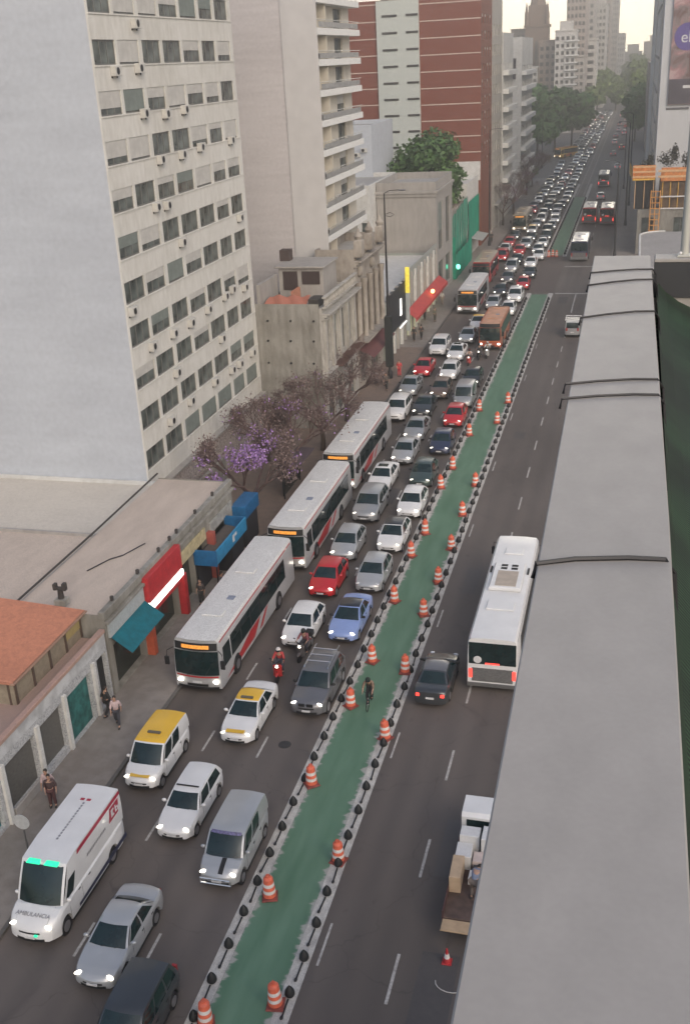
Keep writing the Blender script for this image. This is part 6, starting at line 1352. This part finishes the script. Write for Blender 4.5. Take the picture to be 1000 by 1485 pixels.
# cars driving away on the right
place_car('sedan', 'dark grey', -8.2, 42.2, 'dark sedan with glowing red tail lamps next to the right bollards', rz=pi, tail=True, roof='grey', group='cars driving away on the right')
pk = place_car('van', 'light grey', -5.75, F_(116.6), 'small pale van with white ladder rack before the crossing', 'van', rz=pi, group='cars driving away on the right')
for y in (1.6, 2.5, 3.4): MB().box(-.85, .85, y, y + .16, 1.92, 1.98, bev=.01).build('rack_bar', PLATE, pk)
MB().box(-.8, -.74, 1.5, 3.7, 1.84, 1.92).box(.74, .8, 1.5, 3.7, 1.84, 1.92).build('rack_rail', PLATE, pk)
far_r = [(-6.8, 232, 'white', 'hatchback'), (-4.6, 292, 'white', 'sedan'), (-6.6, 330, 'grey', 'sedan'), (-7.2, 372, 'white', 'hatchback'), (-4.6, 350, 'black', 'suv'), (-7.4, 400, 'silver', 'sedan'), (-4.8, 412, 'white', 'suv'), (-7.0, 430, 'white', 'hatchback'), (-4.6, 450, 'red', 'hatchback'), (-7.3, 462, 'grey', 'sedan'), (-5, 490, 'white', 'sedan'), (-7.5, 520, 'white', 'suv')]
for i, (x, y, c, k) in enumerate(far_r):
    nth = ('nearest', 'second', 'third', 'fourth', 'fifth', 'sixth', 'seventh', 'eighth', 'ninth', 'tenth', 'eleventh', 'twelfth')[i]
    place_car(k, c, x, y, '%s %s driving away, %s of the small cars beyond the far buses on the right' % (c, k, nth), rz=pi, tail=True, group='cars driving away on the right')
# far oncoming queue, real cars in three lanes
ORD = ['first', 'second', 'third', 'fourth', 'fifth', 'sixth', 'seventh', 'eighth', 'ninth', 'tenth', 'eleventh', 'twelfth', 'thirteenth', 'fourteenth', 'fifteenth', 'sixteenth', 'seventeenth', 'eighteenth', 'nineteenth', 'twentieth'] + ['twenty-' + x for x in ('first', 'second', 'third', 'fourth', 'fifth', 'sixth', 'seventh', 'eighth', 'ninth')] + ['thirtieth'] + ['thirty-' + x for x in ('first', 'second', 'third', 'fourth', 'fifth', 'sixth', 'seventh', 'eighth', 'ninth')] + ['fortieth'] + ['forty-' + x for x in ('first', 'second', 'third', 'fourth', 'fifth', 'sixth', 'seventh', 'eighth', 'ninth')] + ['fiftieth']
rq = random.Random(11)
for lane_n, x, y0 in (('kerb', -19.3, 161), ('middle', -16.5, 144.5), ('cycle-lane side', -13.9, 140.5)):
    y = y0; i = 0
    while y < 560 and i < 50:
        if lane_n == 'kerb' and 186 < y < 206: y = 207; continue
        c = rq.choice(['white'] * 7 + ['silver'] * 4 + ['light grey', 'dark grey', 'black', 'red', 'grey', 'dark blue', 'beige']); k = rq.choice(['hatchback', 'sedan', 'hatchback', 'sedan', 'suv', 'wagon', 'minivan'])
        if lane_n == 'cycle-lane side' and i == 0: c = 'red'
        if lane_n == 'kerb' and 310 < y < 345: y = 346; continue
        tx = rq.random() < .12 and c in ('white', 'silver')
        place_car(k, c, x + rq.uniform(-.4, .4) + (0 if y < 260 else (y - 260) * .002), y, '%s %s, %s vehicle beyond the crossing in the %s oncoming lane' % (c, k, ORD[i], lane_n), 'car', head='on' if rq.random() < .8 else 'dim', roof='yellow' if tx else None)
        y += KINDS[k]['L'] + rq.uniform(1.2, 4.0) * (1 if y < 250 else 1.7 if y < 380 else 2.6); i += 1
# two wheelers with riders
make_scooter('red motor scooter in front of the white hatchback', (-16.35, 43.9, 0), mat('scooter_red', (.45, .03, .03), .35, coat=.5), .12)
make_person('scooter rider in red jacket and white helmet', (-16.35, 43.9, 0), .12, 'ride', (.42, .05, .05), (.05, .05, .07), hat=(.65, .6, .58))
make_scooter('dark motorcycle beside the grey suv', (-15.65, 46.0, 0), mat('moto_dark', (.10, .09, .09), .4), -.1, True)
make_person('motorcycle rider in maroon jacket beside the grey suv', (-15.65, 46.0, 0), -.1, 'ride', (.22, .07, .08), (.03, .03, .04), hat=(.03, .03, .03))
for i, (x, y, sc, hc, lab) in enumerate(((-15.35, 104.0, (.55, .45, .42), (.1, .02, .02), 'leftmost'), (-14.65, 106.3, (.08, .08, .09), (.02, .02, .02), 'middle'), (-13.9, 107.0, (.5, .5, .5), (.6, .6, .6), 'rightmost'))):
    make_scooter('%s of three motorbikes in front of the red bus' % lab, (x, y, 0), mat('moto_%d' % i, ((.35, .05, .05), (.03, .03, .03), (.3, .3, .3))[i], .4), 0, i == 1)
    make_person('%s rider of the three motorbikes in front of the red bus' % lab, (x, y, 0), 0, 'ride', sc, (.04, .04, .05), hat=hc)
make_bicycle('dark bicycle ridden along the green lane', (-11.15, 42.1, .005), .03)
make_person('cyclist in dark cap and patterned top riding in the green lane', (-11.15, 42.1, .005), .03, 'cycle', (.20, .14, .10), (.03, .035, .03), hat=(.02, .03, .025))
# pedestrians
PED = [(-23.5, 38.7, 'walk', (.03, .03, .035), (.03, .03, .03), 2.6, 'man in black standing by the dark doorway of the white wall'), (-22.65, 38.0, 'walk', (.55, .42, .42), (.05, .05, .06), .3, 'woman in pale pink top walking near the dark doorway'),
       (-23.05, 32.2, 'walk', (.55, .42, .42), (.10, .05, .05), .2, 'walker in pale top beside the shutters, hand on a pushchair'), (-22.75, 31.9, 'stand', (.08, .05, .05), (.09, .04, .04), .4, 'shorter person in dark red next to the walker in pale top'),
       (-23.1, 95.4, 'stand', (.45, .42, .42), (.03, .03, .04), 1, 'leftmost of the group by the brown house, pale shirt'), (-22.5, 95.6, 'walk', (.25, .2, .2), (.03, .03, .04), .4, 'middle of the group by the brown house, grey brown top'), (-21.75, 93.9, 'walk', (.10, .09, .08), (.03, .03, .03), 0, 'nearest of the group by the brown house, all dark'),
       (-21.5, 98.6, 'stand', (.55, .06, .07), (.5, .06, .07), 0, 'pedestrian dressed all in red by the kerb'), (-22.75, 112.5, 'walk', (.03, .03, .03), (.03, .03, .03), 0, 'left of two dark figures in front of the shopfronts'), (-22.1, 113.4, 'walk', (.04, .03, .03), (.03, .03, .03), 3, 'right of two dark figures in front of the shopfronts'),
       (-23.5, 123.0, 'walk', (.03, .03, .03), (.03, .03, .03), 0, 'dark figure under the red awning'), (-22.1, 122.0, 'stand', (.12, .12, .08), (.06, .06, .05), 1, 'olive clad figure on the pavement before the awning'), (-22.8, 131.3, 'walk', (.6, .56, .52), (.3, .25, .2), 0, 'pale clad figure behind the others near the grey bus'),
       (-23.2, 50.3, 'stand', (.06, .05, .05), (.04, .04, .04), 0, 'person in dark clothes at the near side of the blue newsstand'), (-22.3, 51.4, 'stand', (.05, .05, .06), (.04, .04, .04), 2, 'person in black beside the newsstand posts'), (-23.2, 182, 'walk', (.5, .48, .45), (.05, .05, .05), 0, 'pale figure on the pavement past the green netting'), (-22.6, 179, 'walk', (.05, .05, .05), (.04, .04, .04), 0, 'dark figure on the pavement past the green netting')]
for (x, y, k, s_, t_, rz, lab) in PED: make_person(lab, (x, y, .13), rz, k, s_, t_, hair=HAIR)
# open truck being loaded, near right
TR = empty('flatbed_truck', (-4.25, 28.3, 0)); tag(TR, 'small open truck loaded with boxes, partly hidden by the parapet', 'truck')
WP = paint('white')
MB().box(-.95, .95, 0.02, 4.0, .72, .82, bev=.02).build('bed', mat('bed_wood', (.09, .06, .05), .8, 0, .3, 4), TR)
for a in ((-.98, -.93, 0, 4.0), (.93, .98, 0, 4.0), (-.93, .93, 3.95, 4.0)): MB().box(*a, .6, 1.12, bev=.015).build('side_board', mat('maroon_board', (.07, .035, .035), .6), TR)
MB().box(-.95, .95, -.55, -.0, .70, .78, bev=.02).build('tailgate', mat('ply', (.42, .30, .19), .8, 0, .15, 3), TR)
cab = MB(); pf = [(4.15, .55), (4.15, 1.95), (4.3, 2.08), (5.35, 2.05), (5.7, 1.35), (5.8, .95), (5.8, .55)]
for i in range(len(pf)): a, b_ = pf[i], pf[(i + 1) % len(pf)]; cab.quad([(-.9, a[0], a[1]), (.9, a[0], a[1]), (.9, b_[0], b_[1]), (-.9, b_[0], b_[1])])
cab.quad([(-.9, y, z) for y, z in pf][::-1]); cab.quad([(.9, y, z) for y, z in pf]); cab.build('cab', WP, TR, None, True)
MB().box(-.7, .7, 4.12, 4.145, 1.35, 1.85).build('rear_window', CARG, TR); MB().quad([(-.78, 5.40, 2.0), (.78, 5.40, 2.0), (.78, 5.72, 1.38), (-.78, 5.72, 1.38)]).build('windscreen', CARG, TR)
for sg in (-1, 1): MB().quad([(sg * .905, 4.4, 1.3), (sg * .905, 5.5, 1.3), (sg * .905, 5.3, 1.9), (sg * .905, 4.4, 1.9)][::sg]).build('side_window', CARG, TR)
MB().box(-.35, .35, .2, 5.6, .35, .6).build('chassis', BLACK, TR)
wm = MB().lathe([(.18, -.11), (.33, -.12), (.35, -.08), (.35, .08), (.33, .12), (.18, .11)], 20, axis='x').mesh('wheel', 40); wm.materials.append(BLACK)
for sg in (-1, 1):
    for y in (.9, 4.95): w = link('wheel', wm, None, TR, (sg * .8, y, .35)); MB().lathe([(.19, -.125), (.19, .125)], 14, axis='x').build('rim', RIMM, w)
for sg in (-1, 1): MB().box(sg * .8 - .1, sg * .8 + .1, -.02, .02, .60, .69).build('tail_light', TAILOFF, TR)
CARD = mat('cardboard', (.46, .34, .23), .85, 0, .12, 3); WB = worn('white_wrap', (.62, .62, .62), (.50, .50, .50), .6, 2, 6)
boxes = [(-.92, -.5, 1.25, 2.45, .83, 1.55, CARD, 'tall tan cardboard carton on the truck beside the worker'), (-.9, -.3, 2.5, 3.3, .83, 1.45, WB, 'white wrapped box stacked behind the tan carton on the truck'), (-.85, -.1, 3.32, 3.9, .83, 1.75, WB, 'white wrapped box at the front left corner of the truck bed'), (0.0, .85, 3.1, 3.9, .83, 1.85, WB, 'largest white box at the front of the truck bed'), (-.25, .1, 2.5, 3.05, .83, 1.3, mat('pinkish_box', (.50, .42, .40), .8), 'small pinkish box in the middle of the truck load'), (-.3, .25, 1.75, 2.2, .83, 1.15, WB, 'small white box at the worker hands'), (.45, .75, 2.1, 2.9, .83, 1.25, WB, 'narrow white box at the right of the truck bed'), (-.2, .35, 2.25, 2.45, .83, 1.2, mat('dark_crate', (.03, .03, .035), .7, 0, .4, 5), 'dark crate between the white boxes on the truck')]
for (a, b_, c, d, e_, f, m, lab) in boxes:
    o = MB().box(0, b_ - a, 0, d - c, 0, f - e_, bev=.015).build('parcel_box', m, None, None, False, (-4.25 + a, 28.3 + c, e_)); o.rotation_euler = (0, 0, rnd.uniform(-.03, .03)); tag(o, lab, 'box', 'boxes on the open truck')
make_person('worker in grey blue shirt bending over the truck bed', (-4.2, 29.45, .83), pi * .93, 'bend', (.16, .19, .27), (.12, .10, .09))
tc_ = empty('traffic_cone', (-4.85, 27.1, 0)); tag(tc_, 'small red and white traffic cone behind the truck tailgate', 'traffic cone')
MB().box(-.17, .17, -.17, .17, 0, .04, bev=.01).build('base', RED, tc_); MB().lathe([(.14, .04), (.11, .2), (.10, .21), (.07, .38), (.06, .39), (.03, .62)], 16, ms=[0, 0, 1, 1, 0]).build('cone', [RED, WHITEPL], tc_, 50)
hs = MB().tube([(-4.85 + .3 + .55 * cos(a * .35), 26.2 + .4 * sin(a * .35), .02) for a in range(-9, 4)], .018, 5).build('rope', mat('pale_rope', (.5, .48, .45), .8), None, 50); tag(hs, 'loop of pale rope lying on the road behind the truck', 'rope')
mn = 0
for (root, kids, slots) in PROTO.values(): drop_tree(root)

# ------------------------------------------------------------------ evening haze
HZ = True
if HZ:
    hm = bpy.data.materials.new('haze'); hm.use_nodes = True; n = hm.node_tree; n.nodes.clear(); out = n.nodes.new('ShaderNodeOutputMaterial'); pv = n.nodes.new('ShaderNodeVolumePrincipled')
    pv.inputs['Color'].default_value = (.98, .95, .91, 1); pv.inputs['Density'].default_value = .0014; pv.inputs['Anisotropy'].default_value = .6; n.links.new(pv.outputs[0], out.inputs['Volume'])
    hz = MB().box(-505, 505, -45, 1650, -1.5, 110).build('haze', hm); tag(hz, kind='stuff')
